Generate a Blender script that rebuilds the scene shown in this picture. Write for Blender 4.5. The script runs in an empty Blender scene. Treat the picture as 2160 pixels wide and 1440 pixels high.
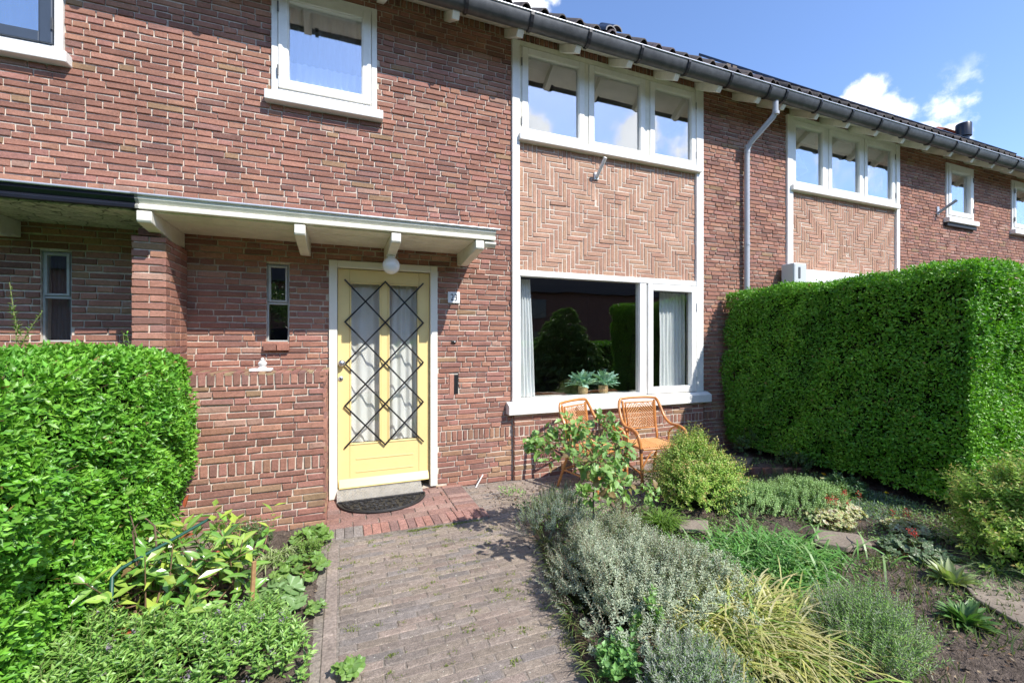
import bpy, math, random
import numpy as np
from mathutils import Vector, Matrix
R = math.radians
rng = np.random.default_rng(7)
random.seed(7)
scene = bpy.context.scene
COL = scene.collection

# ------------------------------------------------------------------ camera, sky, sun, exposure
EYE = 1.5525
cam_d = bpy.data.cameras.new('camera'); cam = bpy.data.objects.new('camera', cam_d); COL.objects.link(cam)
cam.location = (0, 0, EYE); cam.rotation_euler = (R(90), 0, R(-21.5))
cam_d.sensor_width = 36; cam_d.lens = 36*914/2160; cam_d.shift_y = -2/2160
cam_d.clip_start = .05; cam_d.clip_end = 2000
scene.camera = cam
scene.view_settings.view_transform = 'Standard'; scene.view_settings.look = 'None'
scene.view_settings.gamma = 1; scene.view_settings.use_curve_mapping = False
scene.view_settings.exposure = 0.55
SD = Vector((-.544, 1.0, -1.19)).normalized()          # the way the sunlight travels
SUN_EL = math.asin(-SD.z); SUN_AZ = math.atan2(-SD.x, -SD.y)
sl = bpy.data.lights.new('sun', 'SUN'); so = bpy.data.objects.new('sun', sl); COL.objects.link(so)
so.rotation_euler = SD.to_track_quat('-Z', 'Y').to_euler(); sl.energy = 4.6; sl.angle = R(.53); sl.color = (1, .955, .89)
so.location = (10, -20, 30)

wd = bpy.data.worlds.new('World'); scene.world = wd; wd.use_nodes = True
def build_world():
    nt = wd.node_tree; N = nt.nodes; L = nt.links; N.clear()
    out = N.new('ShaderNodeOutputWorld'); bg = N.new('ShaderNodeBackground'); L.new(bg.outputs[0], out.inputs[0])
    bg.inputs[1].default_value = .145
    sky = N.new('ShaderNodeTexSky'); sky.sky_type = 'NISHITA'; sky.sun_disc = False
    sky.sun_elevation = SUN_EL; sky.sun_rotation = SUN_AZ
    sky.air_density = 1.0; sky.dust_density = .35; sky.ozone_density = 2.2
    tc = N.new('ShaderNodeTexCoord')
    no = N.new('ShaderNodeTexNoise'); no.inputs['Scale'].default_value = 7.0; no.inputs['Detail'].default_value = 9; no.inputs['Roughness'].default_value = .62
    L.new(tc.outputs['Generated'], no.inputs['Vector'])
    # a few cumulus heads, each at its own bearing; the noise ravels their rims
    def dirv(az, el): return (math.sin(az)*math.cos(el), math.cos(az)*math.cos(el), math.sin(el))
    clouds = [(R(60.7), R(23.6), .034, 1.15), (R(58.9), R(22.6), .03, 1.15), (R(61.4), R(21.6), .044, 1.15), (R(65.0), R(18.6), .024, .9), (R(66.6), R(17.8), .026, .9),
              (R(66.7), R(20.6), .05, .33), (R(70.6), R(21.8), .05, .28), (R(68.3), R(20.7), .05, .3), (R(74), R(20), .08, .4), (R(23.5), R(37.5), .05, .9), (R(27), R(38.5), .03, .6)]
    for az, el, r, s in [(156.5, 25, .06, 1), (142.5, 25, .06, 1), (144.5, 20, .08, 1), (136, 25, .10, .5), (120, 22, .12, .5), (125, 52, .11, .5), (230, 30, .2, .8), (95, 30, .12, .7), (290, 25, .2, .8), (10, 12, .2, .7), (330, 20, .15, .7)]:
        clouds.append((R(az), R(el), r, s))
    acc = None
    for az, el, r, s in clouds:
        vm = N.new('ShaderNodeVectorMath'); vm.operation = 'DISTANCE'
        L.new(tc.outputs['Generated'], vm.inputs[0]); vm.inputs[1].default_value = dirv(az, el)
        m = N.new('ShaderNodeMapRange'); L.new(vm.outputs['Value'], m.inputs[0])
        m.inputs[1].default_value = 0; m.inputs[2].default_value = r*1.5; m.inputs[3].default_value = s; m.inputs[4].default_value = 0
        if acc is None: acc = m.outputs[0]
        else:
            a = N.new('ShaderNodeMath'); a.operation = 'MAXIMUM'; L.new(acc, a.inputs[0]); L.new(m.outputs[0], a.inputs[1]); acc = a.outputs[0]
    k = N.new('ShaderNodeMath'); k.operation = 'MULTIPLY_ADD'; L.new(no.outputs[0], k.inputs[0]); k.inputs[1].default_value = 1.9; k.inputs[2].default_value = -1.05
    ad = N.new('ShaderNodeMath'); ad.operation = 'ADD'; L.new(k.outputs[0], ad.inputs[0]); L.new(acc, ad.inputs[1])
    mr = N.new('ShaderNodeMapRange'); mr.interpolation_type = 'SMOOTHSTEP'; L.new(ad.outputs[0], mr.inputs[0])
    mr.inputs[1].default_value = .22; mr.inputs[2].default_value = .52; mr.inputs[3].default_value = 0; mr.inputs[4].default_value = 1
    gate = N.new('ShaderNodeMath'); gate.operation = 'MULTIPLY'; L.new(mr.outputs[0], gate.inputs[0])
    g2 = N.new('ShaderNodeMapRange'); L.new(acc, g2.inputs[0]); g2.inputs[1].default_value = .02; g2.inputs[2].default_value = .25
    L.new(g2.outputs[0], gate.inputs[1])
    tint = N.new('ShaderNodeMix'); tint.data_type = 'RGBA'; tint.blend_type = 'MULTIPLY'; tint.inputs[0].default_value = 1
    L.new(sky.outputs[0], tint.inputs[6]); tint.inputs[7].default_value = (1.08, 1.16, 1.36, 1)
    shade = N.new('ShaderNodeMix'); shade.data_type = 'RGBA'
    L.new(no.outputs[0], shade.inputs[0]); shade.inputs[6].default_value = (5.2, 5.7, 6.4, 1); shade.inputs[7].default_value = (9, 9, 9, 1)
    mx = N.new('ShaderNodeMix'); mx.data_type = 'RGBA'; L.new(gate.outputs[0], mx.inputs[0]); L.new(tint.outputs[2], mx.inputs[6]); L.new(shade.outputs[2], mx.inputs[7])
    L.new(mx.outputs[2], bg.inputs[0])
build_world()

# ------------------------------------------------------------------ materials
MATS = {}
def mat(name, color=(.5, .5, .5), rough=.6, spec=.4, metal=0, attr=False, noise=None, bump=None, var=.25, trans=0, coat=0):
    """color or the mesh's Col attribute, broken up by world-position noise, with fine relief"""
    if name in MATS: return MATS[name]
    m = bpy.data.materials.new(name); m.use_nodes = True; nt = m.node_tree; N = nt.nodes; L = nt.links
    b = N['Principled BSDF']; b.inputs['Roughness'].default_value = rough; b.inputs['Specular IOR Level'].default_value = spec; b.inputs['Metallic'].default_value = metal
    b.inputs['Coat Weight'].default_value = coat
    if attr:
        a = N.new('ShaderNodeAttribute'); a.attribute_name = 'Col'; src = a.outputs['Color']
    else:
        r = N.new('ShaderNodeRGB'); r.outputs[0].default_value = (*color, 1); src = r.outputs[0]
    tc = N.new('ShaderNodeNewGeometry')
    if noise:
        for i, (sc, amt) in enumerate(noise):
            n = N.new('ShaderNodeTexNoise'); n.inputs['Scale'].default_value = sc; n.inputs['Detail'].default_value = 4; n.inputs['Roughness'].default_value = .6
            L.new(tc.outputs['Position'], n.inputs['Vector'])
            mr = N.new('ShaderNodeMapRange'); L.new(n.outputs[0], mr.inputs[0]); mr.inputs[1].default_value = .3; mr.inputs[2].default_value = .7
            mr.inputs[3].default_value = 1-amt; mr.inputs[4].default_value = 1+amt
            v = N.new('ShaderNodeVectorMath'); v.operation = 'SCALE'; L.new(src, v.inputs[0]); L.new(mr.outputs[0], v.inputs['Scale']); src = v.outputs[0]
    L.new(src, b.inputs['Base Color'])
    if bump:
        sc, st, ds = bump
        n = N.new('ShaderNodeTexNoise'); n.inputs['Scale'].default_value = sc; n.inputs['Detail'].default_value = 6; n.inputs['Roughness'].default_value = .65
        L.new(tc.outputs['Position'], n.inputs['Vector'])
        bp = N.new('ShaderNodeBump'); bp.inputs['Strength'].default_value = st; bp.inputs['Distance'].default_value = ds
        L.new(n.outputs[0], bp.inputs['Height']); L.new(bp.outputs[0], b.inputs['Normal'])
    if trans:
        t = N.new('ShaderNodeBsdfTranslucent'); ms = N.new('ShaderNodeMixShader'); ms.inputs[0].default_value = trans
        v = N.new('ShaderNodeVectorMath'); v.operation = 'MULTIPLY'; v.inputs[1].default_value = (1.25, 1.35, .6); L.new(src, v.inputs[0]); L.new(v.outputs[0], t.inputs[0])
        L.new(b.outputs[0], ms.inputs[1]); L.new(t.outputs[0], ms.inputs[2]); L.new(ms.outputs[0], N['Material Output'].inputs[0])
    MATS[name] = m; return m
def glass(name, r0, tint=(1, 1, 1)):
    m = bpy.data.materials.new(name); m.use_nodes = True; nt = m.node_tree; N = nt.nodes; L = nt.links; N.clear()
    o = N.new('ShaderNodeOutputMaterial'); t = N.new('ShaderNodeBsdfTransparent'); t.inputs[0].default_value = (*tint, 1)
    g = N.new('ShaderNodeBsdfGlossy'); g.inputs['Roughness'].default_value = .0; g.inputs[0].default_value = (1, 1, 1, 1)
    lw = N.new('ShaderNodeLayerWeight'); lw.inputs[0].default_value = .5
    p = N.new('ShaderNodeMath'); p.operation = 'POWER'; p.inputs[1].default_value = 4; L.new(lw.outputs['Facing'], p.inputs[0])
    k = N.new('ShaderNodeMath'); k.operation = 'MULTIPLY_ADD'; k.inputs[1].default_value = 1-r0; k.inputs[2].default_value = r0; L.new(p.outputs[0], k.inputs[0])
    # old glass is never quite flat
    n = N.new('ShaderNodeTexNoise'); n.inputs['Scale'].default_value = 1.3; ge = N.new('ShaderNodeNewGeometry'); L.new(ge.outputs['Position'], n.inputs['Vector'])
    bp = N.new('ShaderNodeBump'); bp.inputs['Strength'].default_value = .25; bp.inputs['Distance'].default_value = .01; L.new(n.outputs[0], bp.inputs['Height']); L.new(bp.outputs[0], g.inputs['Normal'])
    ms = N.new('ShaderNodeMixShader'); L.new(k.outputs[0], ms.inputs[0]); L.new(t.outputs[0], ms.inputs[1]); L.new(g.outputs[0], ms.inputs[2]); L.new(ms.outputs[0], o.inputs[0])
    return m
def cloth(name, color, hole=0, weave=None, trans=.35):
    m = bpy.data.materials.new(name); m.use_nodes = True; nt = m.node_tree; N = nt.nodes; L = nt.links; N.clear()
    o = N.new('ShaderNodeOutputMaterial'); d = N.new('ShaderNodeBsdfDiffuse'); d.inputs[0].default_value = (*color, 1)
    t = N.new('ShaderNodeBsdfTranslucent'); t.inputs[0].default_value = (*color, 1)
    ms = N.new('ShaderNodeMixShader'); ms.inputs[0].default_value = trans; L.new(d.outputs[0], ms.inputs[1]); L.new(t.outputs[0], ms.inputs[2])
    tr = N.new('ShaderNodeBsdfTransparent'); m2 = N.new('ShaderNodeMixShader'); L.new(ms.outputs[0], m2.inputs[1]); L.new(tr.outputs[0], m2.inputs[2]); m2.inputs[0].default_value = hole
    if weave:
        ge = N.new('ShaderNodeNewGeometry'); sx = N.new('ShaderNodeSeparateXYZ'); L.new(ge.outputs['Position'], sx.inputs[0])
        outs = []
        for ch, fr in (('X', weave[0]), ('Z', weave[1])):
            a = N.new('ShaderNodeMath'); a.operation = 'MULTIPLY'; a.inputs[1].default_value = fr*2*math.pi; L.new(sx.outputs[ch], a.inputs[0])
            s = N.new('ShaderNodeMath'); s.operation = 'SINE'; L.new(a.outputs[0], s.inputs[0]); outs.append(s.outputs[0])
        mm = N.new('ShaderNodeMath'); mm.operation = 'MULTIPLY'; L.new(outs[0], mm.inputs[0]); L.new(outs[1], mm.inputs[1])
        nn = N.new('ShaderNodeTexNoise'); nn.inputs['Scale'].default_value = 25; L.new(ge.outputs['Position'], nn.inputs['Vector'])
        ad = N.new('ShaderNodeMath'); ad.operation = 'ADD'; L.new(mm.outputs[0], ad.inputs[0]); L.new(nn.outputs[0], ad.inputs[1])
        mr = N.new('ShaderNodeMapRange'); L.new(ad.outputs[0], mr.inputs[0]); mr.inputs[1].default_value = .35; mr.inputs[2].default_value = .9; mr.inputs[3].default_value = hole*.3; mr.inputs[4].default_value = min(.95, hole*1.7)
        L.new(mr.outputs[0], m2.inputs[0])
    L.new(m2.outputs[0], o.inputs[0]); return m

M_BRICK = mat('brick_clay', attr=True, rough=.85, spec=.25, noise=[(.9, .10), (9, .12), (60, .18), (260, .16)], bump=(120, .7, .005))
M_MORTAR = mat('mortar', (.60, .53, .44), .95, .1, noise=[(3, .15), (40, .2)], bump=(180, .6, .003))
M_MORTARW = mat('pale_mortar', (.66, .59, .495), .95, .1, noise=[(30, .12)], bump=(180, .5, .002))
M_WHITE = mat('white_paint', (.80, .79, .745), .42, .5, noise=[(2, .05), (11, .04), (60, .03)], bump=(60, .12, .001))
M_CREAM = mat('cream_paint', (.74, .72, .62), .5, .4, noise=[(1.7, .07), (9, .08), (50, .05)], bump=(50, .2, .001))
M_CRACK = mat('flaking_cream_paint', (.55, .53, .44), .7, .3, noise=[(8, .2), (45, .3)], bump=(35, .9, .006))
M_YELLOW = mat('yellow_paint', (.79, .625, .275), .4, .5, noise=[(3, .03), (30, .02)], bump=(40, .1, .001))
def add_cracks(m):
    nt = m.node_tree; N = nt.nodes; L = nt.links; b = N['Principled BSDF']; src = b.inputs['Base Color'].links[0].from_socket
    ge = N.new('ShaderNodeNewGeometry'); no = N.new('ShaderNodeTexNoise'); no.inputs['Scale'].default_value = 6; L.new(ge.outputs['Position'], no.inputs['Vector'])
    ad = N.new('ShaderNodeMix'); ad.data_type = 'RGBA'; ad.inputs[0].default_value = .12; L.new(ge.outputs['Position'], ad.inputs[6]); L.new(no.outputs['Color'], ad.inputs[7])
    vo = N.new('ShaderNodeTexVoronoi'); vo.feature = 'DISTANCE_TO_EDGE'; vo.inputs['Scale'].default_value = 7; L.new(ad.outputs[2], vo.inputs['Vector'])
    mr = N.new('ShaderNodeMapRange'); L.new(vo.outputs['Distance'], mr.inputs[0]); mr.inputs[1].default_value = .01; mr.inputs[2].default_value = .035; mr.inputs[3].default_value = .35; mr.inputs[4].default_value = 1
    v = N.new('ShaderNodeVectorMath'); v.operation = 'SCALE'; L.new(src, v.inputs[0]); L.new(mr.outputs[0], v.inputs['Scale']); L.new(v.outputs[0], b.inputs['Base Color'])
add_cracks(M_CRACK)
M_BLUEG = mat('slate_blue_paint', (.05, .065, .09), .3, .5, noise=[(5, .08)])
M_BLACK = mat('black_paint', (.012, .012, .014), .42, .5, noise=[(30, .2)], bump=(120, .3, .001))
M_BITU = mat('dark_canopy_trim', (.012, .014, .022), .3, .5, noise=[(6, .15)])
M_ZINC = mat('weathered_zinc', (.085, .088, .09), .5, .5, .35, noise=[(2.5, .3), (14, .25)], bump=(30, .3, .002))
M_ZINCL = mat('bright_zinc_rim', (.50, .52, .55), .4, .5, .5, noise=[(9, .15)])
M_PVC = mat('grey_plastic_pipe', (.42, .44, .47), .35, .5, noise=[(4, .06), (25, .05)])
M_TILE = mat('roof_tile_clay', attr=True, rough=.8, spec=.3, noise=[(12, .3), (70, .25)], bump=(90, .6, .004))
M_STEEL = mat('brushed_steel', (.55, .55, .55), .3, .5, .9, noise=[(20, .1)])
M_ALU = mat('aluminium_tread', (.50, .50, .49), .38, .5, .7, noise=[(12, .15)], bump=(40, .3, .002))
M_FRAMEG = mat('grey_steel_window_paint', (.42, .43, .41), .5, .4, noise=[(20, .12)])
M_RUBBER = mat('black_rubber', (.018, .018, .02), .55, .5, noise=[(30, .3)])
M_SOIL = mat('garden_soil', (.15, .118, .095), .95, .15, noise=[(1.6, .25), (14, .35), (90, .45)], bump=(70, 1.0, .03))
M_PAVE = mat('clinker_paver', attr=True, rough=.9, spec=.25, noise=[(2.2, .10), (11, .12), (40, .22), (190, .5)], bump=(150, 1.0, .010))
M_SAND = mat('joint_sand', (.25, .215, .18), .95, .15, noise=[(3, .2), (60, .4)], bump=(150, 1, .005))
M_CONC = mat('old_concrete_edging', (.27, .22, .185), .9, .2, noise=[(5, .25), (60, .35)], bump=(90, .7, .004))
M_STONE = mat('flat_stone', (.22, .18, .14), .85, .3, noise=[(6, .2), (60, .25)], bump=(30, .6, .006))
M_GRASSL = mat('lawn', (.05, .085, .02), .9, .2, noise=[(2, .3), (30, .4)], bump=(60, 1, .03))
M_ASPH = mat('asphalt', (.05, .05, .052), .9, .3, noise=[(4, .15), (90, .3)], bump=(120, .5, .004))
M_LEAF = mat('leaf', attr=True, rough=.42, spec=.5, trans=.28)
M_LEAFM = mat('matte_leaf', attr=True, rough=.7, spec=.25, trans=.25)
M_LEAFG = mat('glossy_leaf', attr=True, rough=.22, spec=.6, trans=.22)
M_BARK = mat('bark', (.16, .11, .075), .9, .2, noise=[(20, .3), (90, .3)], bump=(60, .9, .006))
M_TWIG = mat('twig', (.24, .15, .09), .85, .2, noise=[(40, .3)])
M_DARKV = mat('dark_core_fill', (.015, .018, .008), 1, 0, noise=[(30, .4)])  # near-black fill of the solid cores added inside hedges and shrubs
M_RATTAN = mat('varnished_rattan', (.54, .225, .065), .3, .5, noise=[(14, .22), (90, .15)], bump=(70, .3, .001), coat=.3)
M_CANE = mat('woven_cane', (.60, .29, .11), .5, .4, noise=[(60, .2)])
M_RATDK = mat('dark_rattan_binding', (.10, .05, .03), .5, .4, noise=[(40, .3)])
M_WICK = mat('wicker_pot', (.46, .32, .17), .7, .3, noise=[(60, .3)], bump=(120, .8, .004))
M_OPAL = mat('opal_glass', (.86, .86, .85), .06, .6, coat=.5)
M_PLATE = mat('enamel_plate', (.82, .84, .85), .15, .5)
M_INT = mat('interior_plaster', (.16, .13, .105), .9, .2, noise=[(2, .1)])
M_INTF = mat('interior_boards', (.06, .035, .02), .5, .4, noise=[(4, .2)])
M_SOLAR = mat('solar_panel', (.012, .014, .03), .12, .6, noise=[(9, .2)])
M_TERRA = mat('terracotta', (.34, .11, .065), .8, .3, noise=[(15, .25)], bump=(60, .5, .003))
M_STAKE = mat('bamboo_stake', (.40, .23, .11), .7, .3, noise=[(30, .25)])
M_GRNPL = mat('green_coated_wire', (.02, .085, .06), .4, .5)
M_PETAL = mat('petal', attr=True, rough=.6, spec=.2, trans=.3)
G_UP = glass('upper_window_glass', .37, (.95, .97, 1))
G_LOW = glass('lower_window_glass', .10, (.975, .985, .975))
C_CURT = cloth('curtain_linen', (.88, .90, .90), trans=.08)
C_NET = cloth('net_curtain', (.80, .82, .84), hole=.38, trans=.5)
C_LACE = cloth('lace_border', (.94, .95, .96), hole=.06, trans=.1)
C_WOVEN = cloth('woven_door_curtain', (.92, .91, .88), hole=.10, weave=(38, 30), trans=.06)
C_SHADE = cloth('lamp_shade_cloth', (.75, .74, .70), trans=.4)
M_BLIND = mat('pale_green_blind', (.30, .36, .33), .6, .3)

# ------------------------------------------------------------------ object helpers
def tag(o, label=None, cat=None, group=None, kind=None):
    if label: o['label'] = label
    if cat: o['category'] = cat
    if group: o['group'] = group
    if kind: o['kind'] = kind
    return o
def empty(name, loc, label, cat, group=None, rz=0):
    o = bpy.data.objects.new(name, None); COL.objects.link(o); o.location = loc; o.rotation_euler = (0, 0, rz); o.empty_display_size = .2
    return tag(o, label, cat, group)
def link(name, me, parent=None, loc=None):
    o = bpy.data.objects.new(name, me); COL.objects.link(o)
    if parent: o.parent = parent
    if loc is not None: o.location = loc
    return o
def bevel(o, w=.004, seg=2):
    b = o.modifiers.new('bevel', 'BEVEL'); b.width = w; b.segments = seg; b.limit_method = 'ANGLE'; b.angle_limit = R(40); return o
def gpos(o):
    v = Vector((0, 0, 0)); 
    while o: v += Vector(o.location); o = o.parent
    return v
def mkmesh(name, V, F, material=None, cols=None, smooth=False):
    """V (n,3) array, F list of tuples or (m,k) array, cols (n,3) per vertex"""
    me = bpy.data.meshes.new(name); V = np.asarray(V, dtype=np.float32)
    if isinstance(F, np.ndarray):
        n, k = F.shape; me.vertices.add(len(V)); me.vertices.foreach_set('co', V.ravel())
        me.loops.add(n*k); me.loops.foreach_set('vertex_index', F.astype(np.int32).ravel())
        me.polygons.add(n); me.polygons.foreach_set('loop_start', np.arange(0, n*k, k, dtype=np.int32)); me.polygons.foreach_set('loop_total', np.full(n, k, dtype=np.int32))
        me.update(calc_edges=True); me.polygons.foreach_set('use_smooth', np.zeros(n, dtype=bool))
    else:
        me.from_pydata([tuple(map(float, v)) for v in V], [], F); me.update()
    if cols is not None:
        a = me.color_attributes.new('Col', 'FLOAT_COLOR', 'POINT'); c = np.ones((len(V), 4), dtype=np.float32); c[:, :3] = cols; a.data.foreach_set('color', c.ravel())
    if smooth: me.polygons.foreach_set('use_smooth', np.ones(len(me.polygons), dtype=bool))
    if material: me.materials.append(material)
    return me
class MB:
    """collects solids in world coordinates (through the house's own mirror T) and links them as ONE mesh object"""
    def __init__(s, T=None): s.V = []; s.F = []; s.T = T
    def add(s, V, F):
        b = len(s.V); s.V += [tuple(v) for v in V]; s.F += [tuple(b+i for i in f) for f in F]; return s
    def box(s, x0, x1, y0, y1, z0, z1):
        V = [(x0, y0, z0), (x1, y0, z0), (x1, y1, z0), (x0, y1, z0), (x0, y0, z1), (x1, y0, z1), (x1, y1, z1), (x0, y1, z1)]
        return s.add(V, [(0, 3, 2, 1), (4, 5, 6, 7), (0, 1, 5, 4), (1, 2, 6, 5), (2, 3, 7, 6), (3, 0, 4, 7)])
    def prism(s, poly, x0, x1):
        """poly of (y,z) extruded along X"""
        n = len(poly); V = [(x0, y, z) for y, z in poly]+[(x1, y, z) for y, z in poly]
        F = [tuple(range(n)), tuple(range(2*n-1, n-1, -1))]+[(i, (i+1) % n+0, (i+1) % n+n, i+n)[::-1] for i in range(n)]
        return s.add(V, F)
    def sheet(s, pts, x0, x1, t=.003):
        """an open (y,z) profile extruded along X, with thickness t"""
        P = [Vector(p) for p in pts]; out = []
        for i, p in enumerate(P):
            d = (P[min(i+1, len(P)-1)]-P[max(i-1, 0)]).normalized(); out.append(p+Vector((-d.y, d.x))*t)
        return s.prism([tuple(p) for p in P]+[tuple(p) for p in out[::-1]], x0, x1)
    def tube(s, pts, r, n=8, caps=True):
        pts = [Vector(p) for p in pts]; rr = r if hasattr(r, '__len__') else [r]*len(pts)
        V = []; F = []; up = None
        for i, p in enumerate(pts):
            d = (pts[min(i+1, len(pts)-1)]-pts[max(i-1, 0)]); d = d.normalized() if d.length > 1e-9 else Vector((0, 0, 1))
            if up is None: up = d.orthogonal().normalized()
            up = (up-d*up.dot(d)); up = up.normalized() if up.length > 1e-6 else d.orthogonal().normalized()
            sd = d.cross(up)
            for k in range(n):
                a = 2*math.pi*k/n; V.append(p+(up*math.cos(a)+sd*math.sin(a))*rr[i])
        for i in range(len(pts)-1):
            for k in range(n): F.append((i*n+k, i*n+(k+1) % n, (i+1)*n+(k+1) % n, (i+1)*n+k))
        if caps: F += [tuple(range(n))[::-1], tuple(range((len(pts)-1)*n, len(pts)*n))]
        return s.add(V, F)
    def lathe(s, c, prof, n=24):
        V = []; F = []; c = Vector(c)
        for r, z in prof:
            for k in range(n): a = 2*math.pi*k/n; V.append((c.x+r*math.cos(a), c.y+r*math.sin(a), c.z+z))
        for i in range(len(prof)-1):
            for k in range(n): F.append((i*n+k, i*n+(k+1) % n, (i+1)*n+(k+1) % n, (i+1)*n+k))
        F += [tuple(range(n))[::-1], tuple(range((len(prof)-1)*n, len(prof)*n))]
        return s.add(V, F)
    def build(s, name, material, parent=None, bev=0, smooth=False, cols=None):
        V = np.array(s.V, dtype=np.float64); F = s.F
        if s.T:
            sg, off = s.T; V[:, 0] = V[:, 0]*sg+off
            if sg < 0: F = [f[::-1] for f in F]
        if parent is not None: V -= np.array(gpos(parent))
        me = mkmesh(name, V, F, material, cols)
        if smooth:
            me.polygons.foreach_set('use_smooth', np.ones(len(me.polygons), dtype=bool))
            me.set_sharp_from_angle(angle=R(50))
        o = link(name, me, parent)
        if bev: bevel(o, bev)
        return o

def vnoise(P, s, seed=0):
    """cheap smooth noise from sines, -1..1"""
    P = np.asarray(P)*s; r = np.random.default_rng(seed); o = 0
    for i in range(5):
        k = r.normal(size=3)*(1+.5*i); o = o+np.sin(P@k+r.uniform(0, 6.28))/(1+.4*i)
    return o/2.2

# ------------------------------------------------------------------ bricks
PAL = np.array([(.385, .145, .10), (.42, .165, .115), (.33, .12, .085), (.44, .185, .115), (.27, .105, .08), (.40, .15, .125), (.23, .095, .08), (.36, .20, .10), (.46, .235, .18), (.30, .125, .11)])
PALW = np.array([.2, .18, .15, .12, .1, .1, .05, .025, .04, .035]); PALW = PALW/PALW.sum()
PAL = PAL*.72+PAL.mean(0)*.28; PAL = (PAL*.84+PAL.mean(1, keepdims=True)*.16)*np.array((.93, 1.01, .94))
PALH = np.array([(.50, .285, .21), (.47, .26, .19), (.53, .315, .235), (.48, .25, .19), (.42, .225, .17), (.49, .295, .205)])
PALH = (PALH*.6+PALH.mean(0)*.4)*np.array((.86, .89, .83))
PALLOW = np.array([(.30, .15, .11), (.27, .125, .10), (.34, .22, .13), (.22, .12, .10), (.29, .21, .12), (.33, .16, .12)])
def brick_arrays(w, h, d, rs, b=.0035, jit=.0014):
    """a brick whose worn face looks along -Y, centred on x and z, face at y=0"""
    j = rs.normal(0, jit, (4, 2)); tilt = rs.normal(0, .0012, 4)
    c = np.array([(-w/2, -h/2), (w/2, -h/2), (w/2, h/2), (-w/2, h/2)])+j
    ins = np.array([(1, 1), (-1, 1), (-1, -1), (1, -1)])*b
    V = np.zeros((12, 3)); V[0:4, 0] = c[:, 0]; V[0:4, 2] = c[:, 1]; V[0:4, 1] = d
    V[4:8, 0] = c[:, 0]; V[4:8, 2] = c[:, 1]; V[4:8, 1] = b*.9
    ci = c+ins; V[8:12, 0] = ci[:, 0]; V[8:12, 2] = ci[:, 1]; V[8:12, 1] = tilt
    return V
BF = np.array([(0, 1, 5, 4), (1, 2, 6, 5), (2, 3, 7, 6), (3, 0, 4, 7), (4, 5, 9, 8), (5, 6, 10, 9), (6, 7, 11, 10), (7, 4, 8, 11), (8, 9, 10, 11)])
def pick(pal, w=None): return pal[rng.choice(len(pal), p=w)]*(rng.uniform(.94, 1.06) if pal is PALH else rng.uniform(.84, 1.13))
BCACHE = {}
PX_LIM = 300
def screen_size(p):
    """how large a point shows in the photograph (0 if out of view)"""
    x, y, z = p; a = R(21.5); zc = x*math.sin(a)+y*math.cos(a); xc = x*math.cos(a)-y*math.sin(a)
    if zc < .3: return 0
    u = xc/zc*914; v = (z-EYE)/zc*914
    if abs(u) > 1090 or abs(v) > 730: return 0
    return 914/zc
def lay_bricks(parent, rects, axis_y, material, name='brick', depth=.03, limit=300, T=None, frame=None, hidden=None, jit=.0016):
    """rects: (x0,x1,z0,z1,color). frame = (origin, xdir, ndir, zdir) for faces that do not look along -Y.
    The `limit` that show largest become objects, the rest one joined part."""
    base = np.array(gpos(parent)); items = []
    for (x0, x1, z0, z1, c) in rects:
        if x1-x0 < .012 or z1-z0 < .012: continue
        cx, cz = (x0+x1)/2, (z0+z1)/2
        if frame:
            O, X, Nn, Z = frame; P = np.array(O)+cx*np.array(X)+cz*np.array(Z)
        else: P = np.array((cx, axis_y, cz))
        if T: P[0] = P[0]*T[0]+T[1]
        s = screen_size(P)
        if hidden and hidden(P): s = 0
        items.append((s*(x1-x0)**.5 if s else 0, P, x1-x0, z1-z0, c))
    items.sort(key=lambda t: -t[0])
    if frame:
        O, X, Nn, Z = [np.array(v, float) for v in frame]; Mx = np.stack([X, -Nn, Z], axis=0)   # rows: local x, y(into wall), z
    else: Mx = None
    joined = []; jc = []; n = 0
    for s, P, w, h, c in items:
        prd = rng.normal(0, .0018)
        if n < limit and s > 0:
            key = (round(w, 3), round(h, 3), round(depth, 3), rng.integers(0, 3), tuple(np.round(np.array(c), 2)), material.name, id(parent) if Mx is not None else 0, name)
            me = BCACHE.get(key)
            if me is None:
                V = brick_arrays(w, h, depth, rng, jit=jit)
                if Mx is not None: V = V@Mx
                me = mkmesh(name, V, BF, material, np.tile(np.array(c), (12, 1))); BCACHE[key] = me
            q = P-base
            if Mx is None: q = q+np.array((0, prd, 0))
            link(name, me, parent, q); n += 1
        else:
            V = brick_arrays(w, h, depth, rng, jit=jit); V[:, 1] += prd
            if Mx is not None: V = V@Mx
            joined.append(V+P-base); jc.append(c)
    if joined:
        V = np.concatenate(joined); k = len(joined); F = (BF[None]+12*np.arange(k)[:, None, None]).reshape(-1, 4)
        o = link(name+'_field', mkmesh(name+'_field', V, F, material, np.repeat(np.array(jc), 12, axis=0)), parent); o['kind'] = 'stuff'
    return n
PIT = .0558; JT = .0125; VJ = .0100; SL, HL = .2105, .1005
def cut(rect, holes):
    """a course piece minus the openings"""
    out = [rect]
    for hx0, hx1, hz0, hz1 in holes:
        nx = []
        for x0, x1, z0, z1 in out:
            if x1 <= hx0 or x0 >= hx1 or z1 <= hz0+.012 or z0 >= hz1-.012: nx.append((x0, x1, z0, z1)); continue
            if z0 < hz0-.02: nx.append((x0, x1, z0, hz0-.004)); continue
            if z1 > hz1+.02: nx.append((x0, x1, hz1+.004, z1)); continue
            if x0 < hx0-.02: nx.append((x0, hx0-.003, z0, z1))
            if x1 > hx1+.02: nx.append((hx1+.003, x1, z0, z1))
        out = nx
    return out
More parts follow.
